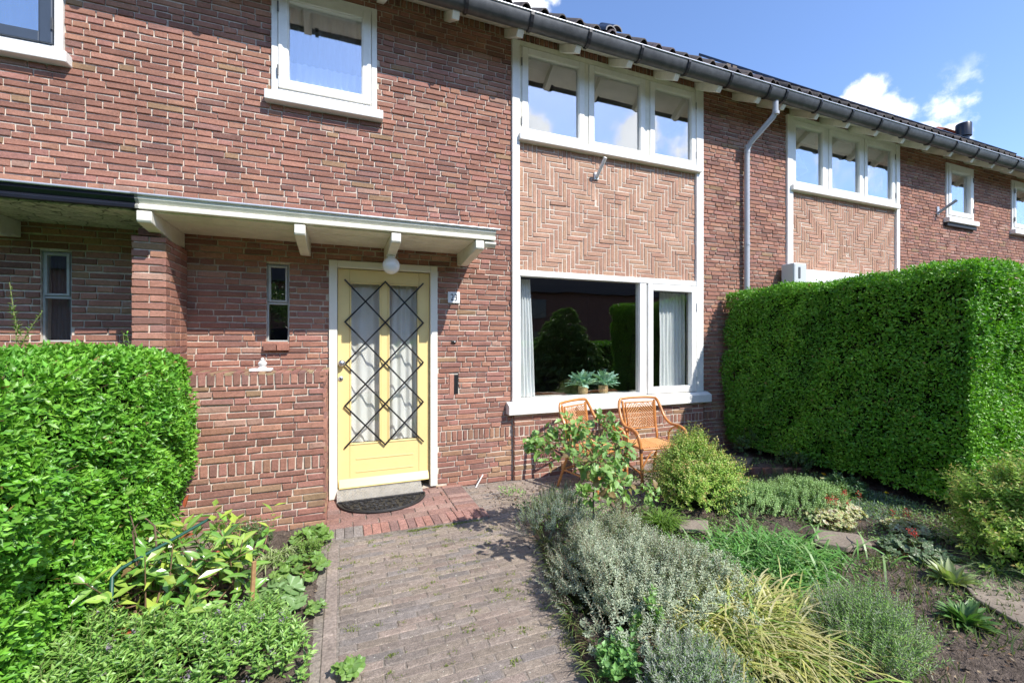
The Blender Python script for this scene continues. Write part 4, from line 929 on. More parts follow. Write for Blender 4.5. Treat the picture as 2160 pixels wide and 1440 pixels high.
# ------------------------------------------------------------------ rattan chairs
def chair(cx, cy, rz, label):
    o = empty('rattan_armchair', (0, 0, 0), label, 'chair', 'rattan armchairs under the living room window')
    def tub(pts, r, name, m=M_RATTAN, n=8): return MB().tube(pts, r, n).build(name, m, o, smooth=True)
    def sm(pts, k=6):
        P = [Vector(p) for p in pts]; P = [P[0]*2-P[1]]+P+[P[-1]*2-P[-2]]; out = []
        for i in range(1, len(P)-2):
            for q in range(k):
                t = q/k; a, b, c, d = P[i-1:i+3]; out.append(.5*((2*b)+(-a+c)*t+(2*a-5*b+4*c-d)*t*t+(-a+3*b-3*c+d)*t**3))
        out.append(P[-2]); return out
    # front faces -Y; one bent cane makes back top, both arms and front legs
    half = lambda s: [(s*.20, .245, .885), (s*.245, .235, .865), (s*.272, .205, .79), (s*.285, .13, .665), (s*.295, .04, .61), (s*.30, -.10, .605), (s*.30, -.20, .57), (s*.295, -.245, .46), (s*.285, -.25, .25), (s*.275, -.26, 0)]
    full = [Vector(p) for p in half(-1)[::-1]]+[Vector((0, .25, .892))]+[Vector(p) for p in half(1)]
    tub(sm(full, 5), .0165, 'arm_and_leg_frame')
    for s in (-1, 1):
        tub(sm([(s*.215, .235, .86), (s*.20, .19, .60), (s*.195, .15, .42), (s*.215, .21, .20), (s*.235, .27, 0)], 5), .0145, 'back_leg')
        tub(sm([(s*.28, .06, .40), (s*.288, .05, .52), (s*.29, -.05, .585), (s*.288, -.16, .55), (s*.285, -.225, .44)], 5), .011, 'arm_brace')
        tub([(s*.272, -.235, .16), (s*.215, .20, .18)], .010, 'side_stretcher')
        tub(sm([(s*.27, -.24, .22), (s*.18, -.24, .36), (s*.10, -.235, .395)], 4), .009, 'front_brace')
        for zz, yy, xx in ((.41, -.252, .292), (.2, -.252, .28), (.21, .215, .214)):
            tub([(s*xx, yy, zz-.02), (s*xx, yy, zz+.02)], .0185, 'cane_binding', M_RATDK if zz > .3 else M_CANE)
    tub([(-.272, -.24, .18), (.272, -.24, .18)], .011, 'front_stretcher'); tub([(-.205, .2, .19), (.205, .2, .19)], .010, 'back_stretcher')
    # back panel: frame and chevron canes
    fr = [(-.185, .222, .84), (.185, .222, .84), (.175, .165, .55), (-.175, .165, .55), (-.185, .222, .84)]
    tub(fr, .0095, 'back_frame')
    bp = MB(); P = lambda u, v: Vector((u*(.175+.01*v), .165+.057*v+.003, .55+.29*v))
    for s in (-1, 1):
        k = -1.1
        while k < 2.0:
            pts = []
            for i in range(9):
                u_ = i/8; v_ = k+.62*(1-u_)*1.0+.05
                if 0 <= v_ <= 1: pts.append(P(s*u_, v_))
            if len(pts) > 1: bp.tube(pts, .0062, 5)
            k += .112
    bp.build('back_canes', M_CANE, o, smooth=True)
    # seat
    MB().tube([(-.26, -.24, .415), (.26, -.24, .415), (.245, .19, .405), (-.245, .19, .405), (-.26, -.24, .415)], .014, 8).build('seat_rim', M_RATTAN, o, smooth=True)
    sp_ = MB(); Q = lambda u, v: Vector((u*(.25-.01*v), -.235+.42*v, .424-.006*math.sin(v*3)))
    for s in (-1, 1):
        k = -.65
        while k < 1.02:
            pts = [Q(s*i/8, k+.6*(1-i/8)) for i in range(9) if 0 <= k+.6*(1-i/8) <= 1]
            if len(pts) > 1: sp_.tube(pts, .008, 5)
            k += .062
    sp_.build('seat_canes', M_CANE, o, smooth=True)
    MB().add([(-.25, -.235, .412), (.25, -.235, .412), (.24, .185, .404), (-.24, .185, .404)], [(0, 1, 2, 3)]).build('seat_web', M_RATDK, o)
    o.location = (cx, cy, .0); o.rotation_euler = (0, 0, rz); return o
chair(2.48, 3.98, R(24), 'left rattan armchair, partly hidden by the rose bush, turned to the right')
chair(3.20, 3.92, R(-4), 'right rattan armchair standing under the sill beside the yellow-green shrub')

# ------------------------------------------------------------------ hedges
GH = [(.145, .37, .03), (.175, .41, .04), (.115, .31, .025), (.22, .46, .06), (.145, .38, .04)]
GD = [(.135, .34, .024), (.155, .38, .03), (.105, .28, .02), (.20, .43, .045)]
bl_ = lambda P: .12*np.exp(-((P[:, 2]-1.0)/.42)**2)*np.exp(-((P[:, 1]-3.5)/.5)**2)*(P[:, 0] > -1.5)
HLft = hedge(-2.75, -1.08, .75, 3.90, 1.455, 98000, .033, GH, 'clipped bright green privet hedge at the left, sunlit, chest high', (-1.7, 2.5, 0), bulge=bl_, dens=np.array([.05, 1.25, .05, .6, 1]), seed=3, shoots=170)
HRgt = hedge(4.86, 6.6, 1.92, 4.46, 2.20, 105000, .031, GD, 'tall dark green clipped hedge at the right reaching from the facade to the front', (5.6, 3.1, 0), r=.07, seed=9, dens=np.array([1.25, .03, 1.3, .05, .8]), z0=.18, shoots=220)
# young shoots that stick out of the left hedge
sg = plant('hedge_shoot', (-1.90, 3.72, 1.40), 'tall young shoot rising from the top of the left hedge before the slit window', 'plant')
sprigs(np.array([(-1.92, 3.72, 1.38), (-1.91, 3.72, 1.50), (-1.90, 3.72, 1.58)]), np.array([(.03, 0, 1), (.35, 0, 1), (-.3, 0, 1)]), np.array([.50, .24, .18]), 36, .040, .015, [(.16, .27, .05), (.2, .32, .07)], 'foliage', sg, start=.05, stem_r=.004, spread=1.4)
sg = plant('hedge_shoot', (-1.36, 3.68, 1.42), 'short shoot sticking up from the left hedge in front of the brick pier', 'plant')
sprigs(np.array([(-1.36, 3.68, 1.40)]), np.array([(.0, 0, 1)]), np.array([.19]), 16, .035, .014, [(.16, .27, .05)], 'foliage', sg, start=.05, stem_r=.003)

# ------------------------------------------------------------------ right bed
SIL = [(.40, .46, .33), (.46, .52, .37), (.33, .40, .28), (.53, .57, .42)]
p = plant('silver_lavender_cotton', (1.65, 2.3, .04), 'silver-grey cushion shrub spilling towards the path at its right edge', 'shrub')
pts, nd = dome((1.52, 2.18, .04), .37, .68, .31, 1500, .3, 4, rot=-.30)
pts2, nd2 = dome((1.84, 1.95, .04), .32, .36, .26, 620, .3, 8)
sprigs(np.concatenate([pts, pts2]), np.concatenate([nd, nd2])*.6+np.array((0, 0, .35))+rng.normal(0, .25, (2120, 3)), rng.uniform(.06, .12, 2120), 22, .024, .0085, SIL, 'foliage', p, material=M_LEAFM, start=.1, spread=1.5, stem_m=mat('grey_stem', (.20, .15, .11), .9))
MB().lathe((1.58, 2.20, 0), [(.36, 0), (.34, .08), (.26, .16), (.14, .22), (.01, .24)], 16).build('dark_core', M_DARKV, p, smooth=True)['kind'] = 'stuff'  # added solid dark core, blocks light behind the silver leaves
p = plant('grey_santolina', (1.62, 3.08, .03), 'darker grey-green tuft at the back end of the silver cushion shrub', 'shrub')
pts, nd = dome((1.62, 3.08, .03), .30, .22, .26, 380, .2, 14)
sprigs(pts, nd*.6+np.array((0, 0, .7)), rng.uniform(.07, .13, 380), 22, .02, .005, [(.27, .35, .30), (.32, .40, .34), (.23, .30, .25)], 'foliage', p, material=M_LEAFM, start=.1, spread=1.4)
# rose bush
p = plant('rose_bush', (2.08, 2.88, .04), 'leafy young rose bush on bare stems in front of the rattan chairs', 'shrub')
rb_ = MB(); stems = [([(2.08, 2.88, .02), (2.06, 2.89, .16), (1.96, 2.90, .30), (1.86, 2.90, .45), (1.72, 2.92, .62), (1.6, 2.95, .74)], .022), ([(2.07, 2.88, .12), (2.10, 2.88, .30), (2.06, 2.86, .50), (2.02, 2.86, .72)], .016), ([(1.98, 2.90, .28), (1.96, 2.93, .50), (1.9, 2.9, .74), (1.86, 2.88, .94)], .013), ([(2.08, 2.86, .14), (2.2, 2.83, .26), (2.32, 2.8, .36)], .010),
  ([(1.72, 2.92, .62), (1.55, 2.9, .70), (1.38, 2.88, .80)], .007), ([(1.9, 2.9, .74), (1.7, 2.88, .86), (1.55, 2.9, .93)], .006), ([(2.02, 2.86, .6), (2.15, 2.86, .72), (2.2, 2.84, .8)], .006), ([(1.98, 2.9, .28), (1.84, 2.66, .48), (1.62, 2.42, .66), (1.49, 2.34, .82)], .009)]
for pts_, r0 in stems: rb_.tube(pts_, [r0*(1-.6*i/(len(pts_)-1)) for i in range(len(pts_))], 7)
rb_.build('stems', M_BARK, p, smooth=True)
tw = MB(); LP, LD, LN = [], [], []
cent = [(1.75, 2.92, .72, .19, 40), (1.45, 2.90, .78, .15, 30), (1.90, 2.88, .86, .16, 40), (1.62, 2.90, .90, .12, 24), (2.02, 2.86, .68, .13, 28), (1.49, 2.34, .80, .14, 34), (1.62, 2.38, .68, .12, 28), (1.76, 2.52, .54, .10, 18), (1.30, 2.90, .80, .08, 10), (2.28, 2.80, .34, .10, 14), (1.72, 2.84, .40, .08, 8)]
for x, y, z, r_, n in cent:
    for _ in range(n//2):
        d = rand_dir(1)[0]; q = np.array((x, y, z))+d*r_*rng.random()**.4*np.array((1, .8, .8)); c0 = np.array((x, y, z))
        tw.tube([tuple(c0), tuple((c0+q)/2+rng.normal(0, .01, 3)), tuple(q)], .0022, 4)
        for m_ in range(3 if rng.random() < .5 else 2):
            o_ = unit(d+rand_dir(1)[0]*.9+np.array((0, 0, -.1))); LP.append(q+rng.normal(0, .012, 3)); LD.append(o_); LN.append(unit(rand_dir(1)[0]*.6+np.array((.1, -.4, .9))))
tw.build('twigs', M_TWIG, p)['kind'] = 'stuff'
RC = [((.20, .36, .09), (.2, .32, .1)), ((.24, .40, .11), (.24, .36, .12)), ((.17, .31, .09), (.2, .3, .1)), ((.29, .44, .12), (.28, .38, .14)), ((.26, .18, .08), (.3, .22, .1)), ((.22, .38, .13), (.24, .34, .14))]
rv_ = []
for c, v in RC:
    V, F, C = big_leaf(1, .62, c, v, lobes=1, curl=.22, nseg=7); rv_.append(mkmesh('leaf', V, F, M_LEAF, C, smooth=True))
idx = rng.permutation(len(LP)); leaf_objects(p, np.array(LP)[idx], np.array(LD)[idx], np.array(LN)[idx], rng.uniform(.05, .085, len(LP)), rv_)
n = 560; ci = rng.integers(len(cent), size=n); cc = np.array(cent)[ci]; P_ = cc[:, :3]+rand_dir(n)*(cc[:, 3:4]*rng.random((n, 1))**.4); D_ = rand_dir(n); 
stuff('small_leaves', leaf_mesh(P_-np.array(p.location), D_, rand_dir(n)*.5+np.array((0, -.3, .8)), rng.uniform(.035, .07, n), rng.uniform(.022, .042, n), shade_cols([c for c, v in RC[:4]], n), 'small_leaves', M_LEAF), p)
tag(MB().tube([(1.78, 2.84, 0), (1.785, 2.84, .42)], .006, 6).build('plant_support', M_BLACK), 'thin dark metal rod supporting the rose bush near the path', 'stake')
# rounded yellow-green shrub (abelia)
SPC = [(.30, .50, .08), (.38, .56, .11), (.24, .42, .06), (.46, .58, .14)]; TIP = [(.46, .30, .10), (.48, .42, .12), (.42, .48, .11)]
def round_shrub(c, a, b, h, n, label, seed, lL=.034, name='rounded_shrub'):
    p = plant(name, (c[0], c[1], .03), label, 'shrub')
    pts, nd = dome((c[0], c[1], .05), a, b, h, n, .24, seed, fill=.5)
    sprigs(pts, nd*.9+np.array((0, 0, .3))+rng.normal(0, .2, (n, 3)), rng.uniform(.08, .20, n), 16, lL, lL*.42, SPC, 'foliage', p, tip_cols=TIP, start=.05, spread=1.3)
    MB().lathe((c[0], c[1], 0), [(a*.4, 0), (a*.5, h*.3), (a*.45, h*.5), (a*.25, h*.62), (.01, h*.66)], 16).build('dark_core', M_DARKV, p, smooth=True)['kind'] = 'stuff'  # solid near-black core added inside the shrub to stop light
    return p
round_shrub((3.04, 3.12), .32, .32, .47, 1700, 'rounded yellow-green shrub with reddish tips beside the right rattan chair', 21)
round_shrub((4.32, 1.42), .38, .36, .52, 1700, 'yellow-green shrub with orange tips at the right edge of the bed', 22, lL=.042)
# grass tuft
p = plant('grass_tuft', (2.38, 2.80, .04), 'bright green grass tuft at the foot of the rounded shrub', 'grass'); n = 330
blades(np.array((2.40, 2.80, .05))+rng.normal(0, .035, (n, 3))*np.array((1, 1, 0)), rng.uniform(0, 6.28, n), rng.uniform(.18, .32, n), .006, rng.uniform(.1, .7, n), [(.13, .25, .03), (.18, .30, .05), (.10, .2, .03)], 'blades', p)
# catmint mound
CM = [(.32, .50, .18), (.38, .56, .23), (.26, .42, .15), (.44, .60, .29)]
p = plant('catmint', (3.55, 2.75, .06), 'broad low mound of pale green catmint in the middle of the right bed', 'plant')
a1, b1 = dome((3.35, 2.86, .05), .36, .32, .20, 800, .2, 31); a2, b2 = dome((3.82, 2.66, .05), .40, .30, .19, 800, .2, 32)
sprigs(np.concatenate([a1, a2]), np.concatenate([b1, b2])*.5+np.array((0, 0, .7)), rng.uniform(.05, .09, 1600), 16, .019, .012, CM, 'foliage', p, material=M_LEAFM, start=.1, spread=1.4)
# strap-leaved green clump
p = plant('daylily_clump', (2.65, 2.0, .04), 'wide clump of arching dark green strap leaves in front of the flat stone', 'plant'); n = 1700
rt = np.stack([2.60+rng.normal(0, .22, n)+0, 2.02+rng.normal(0, .15, n), np.full(n, .06)], 1)
blades(rt, rng.uniform(0, 6.28, n), rng.uniform(.16, .36, n), rng.uniform(.008, .015, n), rng.uniform(.05, .8, n), [(.10, .25, .05), (.12, .30, .06), (.15, .33, .07), (.28, .42, .16)], 'blades', p, droop=.9)
a1, b1 = dome((2.55, 2.02, .03), .36, .24, .12, 260, .2, 35); sprigs(a1, b1*.5+np.array((0, 0, .7)), rng.uniform(.05, .09, 260), 9, .035, .016, [(.09, .24, .05), (.12, .28, .06)], 'foliage', p, start=.1, spread=1.3)
# yellow striped grass
p = plant('golden_sedge', (1.95, 1.62, .04), 'arching clump of yellow-striped grass leaning to the right in the foreground', 'grass'); n = 1700
rt = np.stack([1.86+rng.normal(0, .15, n), 1.58+rng.normal(0, .12, n), np.full(n, .05)], 1); az = rng.normal(R(-25), 1.25, n)
blades(rt, az, rng.uniform(.26, .56, n), rng.uniform(.006, .011, n), rng.uniform(.15, .85, n), [(.50, .50, .14), (.58, .56, .22), (.36, .46, .10), (.22, .38, .07), (.62, .58, .32)], 'blades', p, droop=1.0, tipcol=(.42, .34, .17))
# lavenders
def lavender(c, a, b, h, n, label, seed, cols, stem=(.30, .28, .26)):
    p = plant('lavender', (c[0], c[1], .03), label, 'shrub'); pts, nd = dome((c[0], c[1], .03), a*.55, b*.55, h*.45, n, .2, seed)
    sprigs(pts, nd*.8+np.array((0, 0, .75)), rng.uniform(h*.35, h*.7, n), 30, .026, .0062, cols, 'foliage', p, material=M_LEAFM, start=.25, spread=.8, stem_m=mat('silvery_stem', stem, .9, noise=[(60, .3)]), stem_r=.0013); return p
lavender((2.32, 1.30), .37, .32, .33, 620, 'sprawling green lavender with grey stems at the bottom right of the bed', 41, [(.22, .38, .10), (.27, .43, .13), (.34, .40, .26), (.18, .34, .07)])
lavender((1.38, 1.42), .34, .22, .24, 560, 'grey-twigged lavender at the bottom of the bed beside the path', 42, [(.24, .34, .16), (.38, .43, .33), (.44, .47, .42), (.20, .34, .10)], (.46, .45, .44))
# heucheras, hostas, geranium
def lobed(col, vein, L=1.0):
    V = [(0, 0, 0)]; C = [vein]; n = 20
    for i in range(n):
        a = -math.pi*.42+(math.pi*1.84)*i/(n-1)+math.pi/2-math.pi*.5; r = .55*(1+.16*math.sin(i*1.9)); V.append((r*math.sin(a-0), r*math.cos(a)+.0, .05*math.sin(i*1.9)-.12*r)); C.append(col)
    V = np.array(V)*L; F = [(0, i+1, i) for i in range(1, n)]; return mkmesh('leaf', V, F, M_LEAF, np.array(C))
def rosette(name, c, n, rad, hgt, size, cols, label, cat='plant', group=None, lob=True, stalk=True, flowers=0, fcol=(.55, .05, .06)):
    p = plant(name, (c[0], c[1], .04), label, cat, group); vs = [lobed(np.array(a), np.array(b)) for a, b in cols] if lob else []
    if not lob:
        for a, b in cols: V, F, C = big_leaf(1, .30, a, b, curl=.26, cup=.25, nseg=7); vs.append(mkmesh('leaf', V, F, M_LEAF, C, smooth=True))
    P, D, Nn = [], [], []; st = MB()
    for i in range(n):
        a = rng.uniform(0, 6.28); r = rad*math.sqrt(rng.random()); h = hgt*(1-.55*(r/rad)**2)*rng.uniform(.75, 1.1); q = np.array((c[0]+r*math.cos(a), c[1]+r*math.sin(a), .04+h)); ou = np.array((math.cos(a), math.sin(a), 0))
        if lob: P.append(q); D.append(ou*.8+rand_dir(1)[0]*.5); Nn.append(np.array((0, -.1, 1))+ou*.5+rand_dir(1)[0]*.6); st.tube([(c[0]+.1*r*math.cos(a), c[1]+.1*r*math.sin(a), .03), tuple(q)], .0018, 3)
        else: P.append(np.array((c[0]+.02*math.cos(a), c[1]+.02*math.sin(a), .04))); el = rng.uniform(.45, 1.4); D.append(ou*math.cos(el)+np.array((0, 0, math.sin(el)))); Nn.append(-ou*math.sin(el)+np.array((0, 0, math.cos(el))))
    leaf_objects(p, P, D, Nn, size*rng.uniform(.7, 1.25, n), vs)
    if lob: st.build('stalks', M_TWIG, p)['kind'] = 'stuff'
    if flowers:
        fs = MB(); FP = []
        for i in range(flowers):
            a = rng.uniform(0, 6.28); r = rad*.7*rng.random(); x, y = c[0]+r*math.cos(a), c[1]+r*math.sin(a); h = hgt+rng.uniform(.06, .14); fs.tube([(x, y, .04), (x+rng.normal(0, .01), y, .04+h)], .0014, 3)
            for k in range(16): FP.append((x+rng.normal(0, .009), y+rng.normal(0, .009), .04+h-rng.uniform(0, .05)))
        fs.build('flower_stems', M_TWIG, p); FP = np.array(FP); m_ = len(FP)
        stuff('florets', leaf_mesh(FP-np.array(gpos(p)), rand_dir(m_), rand_dir(m_), .012, .010, shade_cols([fcol, (.62, .12, .10)], m_), 'florets', M_PETAL, rich=False), p)
    return p
HV = [((.52, .60, .28), (.36, .20, .10)), ((.58, .63, .36), (.36, .22, .12)), ((.44, .55, .22), (.36, .22, .1)), ((.62, .65, .44), (.36, .2, .1))]
HG = [((.13, .22, .10), (.1, .12, .06)), ((.17, .26, .13), (.12, .14, .07)), ((.20, .28, .16), (.12, .12, .07))]
g_ = 'coral bells in the right bed'
rosette('coral_bells', (3.72, 2.34), 170, .17, .12, .040, HV, 'pale lime coral bells with red flower spikes at the end of the catmint', group=g_, flowers=5)
rosette('coral_bells', (4.02, 2.42), 130, .15, .11, .040, HV, 'cream-leaved coral bells in front of the blue-green ground cover', group=g_, flowers=6)
rosette('coral_bells', (4.10, 2.02), 140, .15, .11, .040, HV, 'cream and red tinted coral bells above the dark green geranium', group=g_, flowers=4)
rosette('coral_bells', (4.22, 1.80), 60, .09, .10, .038, HV, 'small cream coral bells beside the right edge shrub', group=g_, flowers=2)
rosette('dark_coral_bells', (3.72, 1.78), 150, .18, .12, .046, HG, 'dark green coral bells left of the right edge shrub', flowers=3)
rosette('hosta', (3.52, 1.50), 60, .1, .1, .12, [((.28, .40, .13), (.34, .40, .2)), ((.27, .34, .14), (.4, .44, .24))], 'pale broad-leaved hosta beside the long flat stone', lob=False)
rosette('primrose', (3.10, 1.26), 70, .1, .1, .11, [((.10, .24, .05), (.2, .28, .1)), ((.09, .19, .05), (.2, .3, .1))], 'dark green broad-leaved rosette at the lower right corner of the bed', lob=False)
p = plant('lily_turf', (3.62, 1.16, .03), 'dark arching grass under the right edge shrub', 'grass'); n = 160
blades(np.array((3.9, 1.42, .03))+rng.normal(0, .05, (n, 3))*np.array((1, 1, 0)), rng.uniform(0, 6.28, n), rng.uniform(.2, .4, n), .007, rng.uniform(.3, .9, n), [(.06, .13, .03), (.09, .17, .05), (.2, .26, .12)], 'blades', p)
# blue-green ground cover and small plants by the hedge
p = plant('pinks_mat', (4.7, 2.45, .03), 'blue-green narrow-leaved ground cover before the tall hedge', 'ground cover'); n = 2600
u_ = rng.random(n); rt = np.stack([4.05+rng.random(n)*.85, 2.35+rng.normal(0, .16, n)+u_*.4, np.full(n, .045)], 1)
blades(rt, rng.uniform(0, 6.28, n), rng.uniform(.05, .10, n), .007, rng.uniform(.1, .9, n), [(.16, .23, .17), (.20, .28, .20), (.12, .18, .12)], 'blades', p, seg=3, droop=.5, material=M_LEAFM)
def small_plant(name, c, a, h, n, cols, label, lL=.04, nl=10, seed=1, lw=.55):
    p = plant(name, (c[0], c[1], .03), label, 'plant'); pts, nd = dome((c[0], c[1], .03), a, a, h, n, .2, seed)
    sprigs(pts, nd*.6+np.array((0, 0, .6)), rng.uniform(.05, .1, n), nl, lL, lL*lw, cols, 'foliage', p, start=.15, spread=1.3, rich=True); return p
DG = [(.07, .14, .045), (.09, .17, .06), (.06, .12, .035)]
small_plant('shade_perennial', (4.72, 3.35), .18, .22, 50, DG, 'small leafy perennial under the hedge with yellow blooms', seed=51)
small_plant('geranium', (4.55, 2.72), .17, .16, 70, [(.09, .19, .07), (.11, .22, .08)], 'lobed green geranium tuft at the foot of the tall hedge', lL=.045, seed=52)
small_plant('young_rose', (4.7, 3.95), .14, .34, 36, DG, 'thin young rose growing in the dark corner between facade and hedge', seed=53)
small_plant('wall_plant', (4.25, 4.18), .14, .2, 36, DG, 'small dark leafed plant against the facade behind the shrub', seed=54)
small_plant('low_perennial', (4.2, 2.95), .2, .10, 80, [(.16, .27, .07), (.13, .22, .06)], 'low bright green perennial between the catmint and the hedge', lL=.035, seed=55)
small_plant('parsley_like_plant', (4.4, 2.72), .12, .09, 60, [(.18, .32, .06), (.15, .27, .05)], 'fresh green ferny tuft behind the catmint mound', lL=.03, seed=56)
small_plant('aquilegia', (1.17, 1.64), .10, .08, 34, [(.16, .33, .08), (.20, .38, .12)], 'fresh green lobed plant at the path edge below the silver cushion', lL=.05, seed=57, lw=.8)
small_plant('weed_in_edging', (1.38, 1.72), .05, .24, 10, [(.18, .33, .08), (.22, .38, .12)], 'upright fresh green seedling in front of the silver cushion', lL=.045, seed=58, lw=.7)
small_plant('seedling', (3.05, 2.45), .05, .07, 9, [(.18, .30, .08)], 'tiny seedling beside the flat pale stone', lL=.03, seed=59)
def bloom(c, h, col, label, r=.02, n=26):
    p = plant('dandelion', (c[0], c[1], .03), label, 'flower', 'single flowers in the right bed'); MB().tube([(c[0], c[1], .03), (c[0]+.01, c[1], h)], .0018, 4).build('stalk', mat('green_stalk', (.12, .2, .05), .6), p)
    a = rng.uniform(0, 6.28, n); D = np.stack([np.cos(a), np.sin(a), rng.uniform(.1, .6, n)], 1)
    stuff('petals', leaf_mesh(np.tile(np.array((c[0]+.01, c[1], h))-np.array(gpos(p)), (n, 1)), D, np.tile(np.array((0, 0, 1.)), (n, 1)), r, r*.35, shade_cols([col], n, .1), 'petals', M_PETAL, rich=False), p)
bloom((4.6, 2.42), .17, (.80, .58, .01), 'yellow dandelion flower in front of the tall hedge'); bloom((4.32, 2.80), .22, (.75, .72, .45), 'single cream flower on a thin stalk before the hedge', .022)
bloom((4.70, 3.32), .30, (.75, .5, .02), 'yellow flower near the hedge foot, closest to the facade'); bloom((4.66, 3.0), .16, (.75, .5, .02), 'low yellow flower under the middle of the hedge'); bloom((4.72, 3.05), .15, (.75, .5, .02), 'second low yellow flower under the middle of the hedge')
# weeds, leaf litter and clods scattered on the soil, moss in the joints
n = 3200; lp = np.stack([rng.uniform(1.3, 4.9, n), rng.uniform(1.0, 4.2, n), rng.uniform(.05, .075, n)], 1)
o = link('leaf_litter', leaf_mesh(lp, rand_dir(n)*np.array((1, 1, .15)), rand_dir(n)*.3+np.array((0, 0, 1)), rng.uniform(.012, .035, n), rng.uniform(.006, .018, n), shade_cols([(.22, .13, .07), (.30, .2, .12), (.13, .08, .05), (.35, .27, .18)], n), 'leaf_litter', M_LEAFM)); tag(o, 'dry leaf litter scattered over the soil of the right bed', 'leaf litter', kind='stuff')
n = 12000; wp = np.stack([rng.uniform(1.4, 4.8, n), rng.uniform(1.0, 3.6, n), np.full(n, .045)], 1); wp = wp[vnoise(wp, 3.0, 61)+vnoise(wp, 9.0, 62)*.5+.5*(wp[:, 1] < 1.5) > .12]
ob = bpy.data.objects.new('short_weeds', None); bpy.data.objects.remove(ob)
def loose_blades(name, roots, L, w, cols, label, cat):
    n = len(roots); az = rng.uniform(0, 6.28, n); lean = rng.uniform(.1, 1, n); D = np.stack([np.cos(az)*np.sin(lean), np.sin(az)*np.sin(lean), np.cos(lean)], 1)
    o = link(name, leaf_mesh(roots, D, rand_dir(n), rng.uniform(L*.5, L*1.2, n), w, shade_cols(cols, n), name, M_LEAF, rich=False)); tag(o, label, cat, kind='stuff')
n = 42000; cp = np.stack([rng.uniform(1.45, 4.9, n), rng.uniform(.9, 4.1, n), rng.uniform(.05, .10, n)], 1); kk = vnoise(cp*np.array((1, 1, 0)), 2.6, 91)+.6*vnoise(cp*np.array((1, 1, 0)), 8, 92); cp = cp[kk > .12]; cp = cp[rng.random(len(cp)) < .75]; cp = cp[~((np.abs(cp[:, 0]-3.33) < .34) & (np.abs(cp[:, 1]-2.08) < .26))]
m_ = len(cp); tn = (vnoise(cp, 3, 95)[:, None]*.35+1)
o = link('creeping_ground_cover', leaf_mesh(cp, rand_dir(m_)*np.array((1, 1, .6)), rand_dir(m_)*.5+np.array((0, 0, 1)), rng.uniform(.012, .030, m_), rng.uniform(.009, .018, m_), np.clip(shade_cols([(.19, .34, .08), (.26, .42, .13), (.15, .27, .07), (.32, .40, .2)], m_)*tn, 0, 1), 'creeping_ground_cover', M_LEAFM)); tag(o, 'patches of low creeping green ground cover on the soil of the right bed', 'ground cover', kind='stuff')
n = 5200; q = np.stack([rng.uniform(-1.1, 4.9, n), rng.uniform(.9, 4.1, n), np.full(n, .03)], 1); q = q[(q[:, 0] < -.16) | (q[:, 0] > 1.36)]; q[:, 2] = np.where(q[:, 0] > 0, .05, .018); m_ = len(q)
oc = np.array([(1, 0, 0), (0, 1, 0), (-1, 0, 0), (0, -1, 0), (0, 0, .8), (0, 0, -.8)])[None]*(1+rng.normal(0, .25, (m_, 6, 1)))*rng.uniform(.004, .014, (m_, 1, 1)); of = np.array([(0, 1, 4), (1, 2, 4), (2, 3, 4), (3, 0, 4), (1, 0, 5), (2, 1, 5), (3, 2, 5), (0, 3, 5)])
o = link('soil_clods', mkmesh('soil_clods', (q[:, None]+oc).reshape(-1, 3), (of[None]+6*np.arange(m_)[:, None, None]).reshape(-1, 3), M_SOIL)); tag(o, 'loose clods and crumbs of earth over the garden beds', 'soil', kind='stuff')
loose_blades('short_weeds', wp, .07, .006, [(.13, .20, .06), (.17, .24, .08), (.2, .22, .1)], 'short weeds and grass blades scattered over the bed', 'weeds')
mp = []
for _ in range(190):
    x, y = rng.uniform(-.02, 1.25), rng.uniform(1.5, 3.6); m_ = rng.integers(8, 26); mp.append(np.stack([x+rng.normal(0, .018, m_), y+rng.normal(0, .009, m_), np.full(m_, -.002)], 1))
for _ in range(30): mp.append(np.stack([.45+rng.random()*.65+rng.normal(0, .02, 18), 3.585+rng.normal(0, .008, 18), np.full(18, .0)], 1))
for _ in range(30): yy = rng.uniform(1.4, 3.1); mp.append(np.stack([ex(yy)-.02+rng.normal(0, .015, 14), yy+rng.normal(0, .02, 14), np.full(14, .0)], 1))
loose_blades('moss', np.concatenate(mp), .014, .005, [(.20, .26, .04), (.15, .21, .04), (.26, .30, .06)], 'small tufts of moss in the joints of the path', 'moss')
n = 420; pp = np.stack([rng.uniform(0, 1.2, n), rng.uniform(1.5, 3.6, n), np.full(n, .002)], 1)
o = link('path_debris', leaf_mesh(pp, rand_dir(n)*np.array((1, 1, .02)), np.tile(np.array((0, 0, 1.)), (n, 1))+rand_dir(n)*.15, rng.uniform(.004, .014, n), rng.uniform(.004, .009, n), shade_cols([(.55, .5, .42), (.3, .24, .18), (.62, .6, .55)], n), 'path_debris', M_LEAFM, rich=False)); tag(o, 'pale petals and crumbs lying on the path', 'debris', kind='stuff')
p = plant('edge_grass', (1.33, 2.35, .0), 'wispy grass blades hanging over the brick edging under the silver cushion', 'grass'); n = 260
yy_ = 1.35+rng.random(n)*1.6; rt = np.stack([np.array([ex(v) for v in yy_])+rng.random(n)*.10, yy_, np.full(n, .04)], 1); blades(rt, rng.normal(math.pi, .9, n), rng.uniform(.08, .2, n), .004, rng.uniform(.2, .9, n), [(.14, .24, .05), (.28, .32, .12)], 'blades', p)

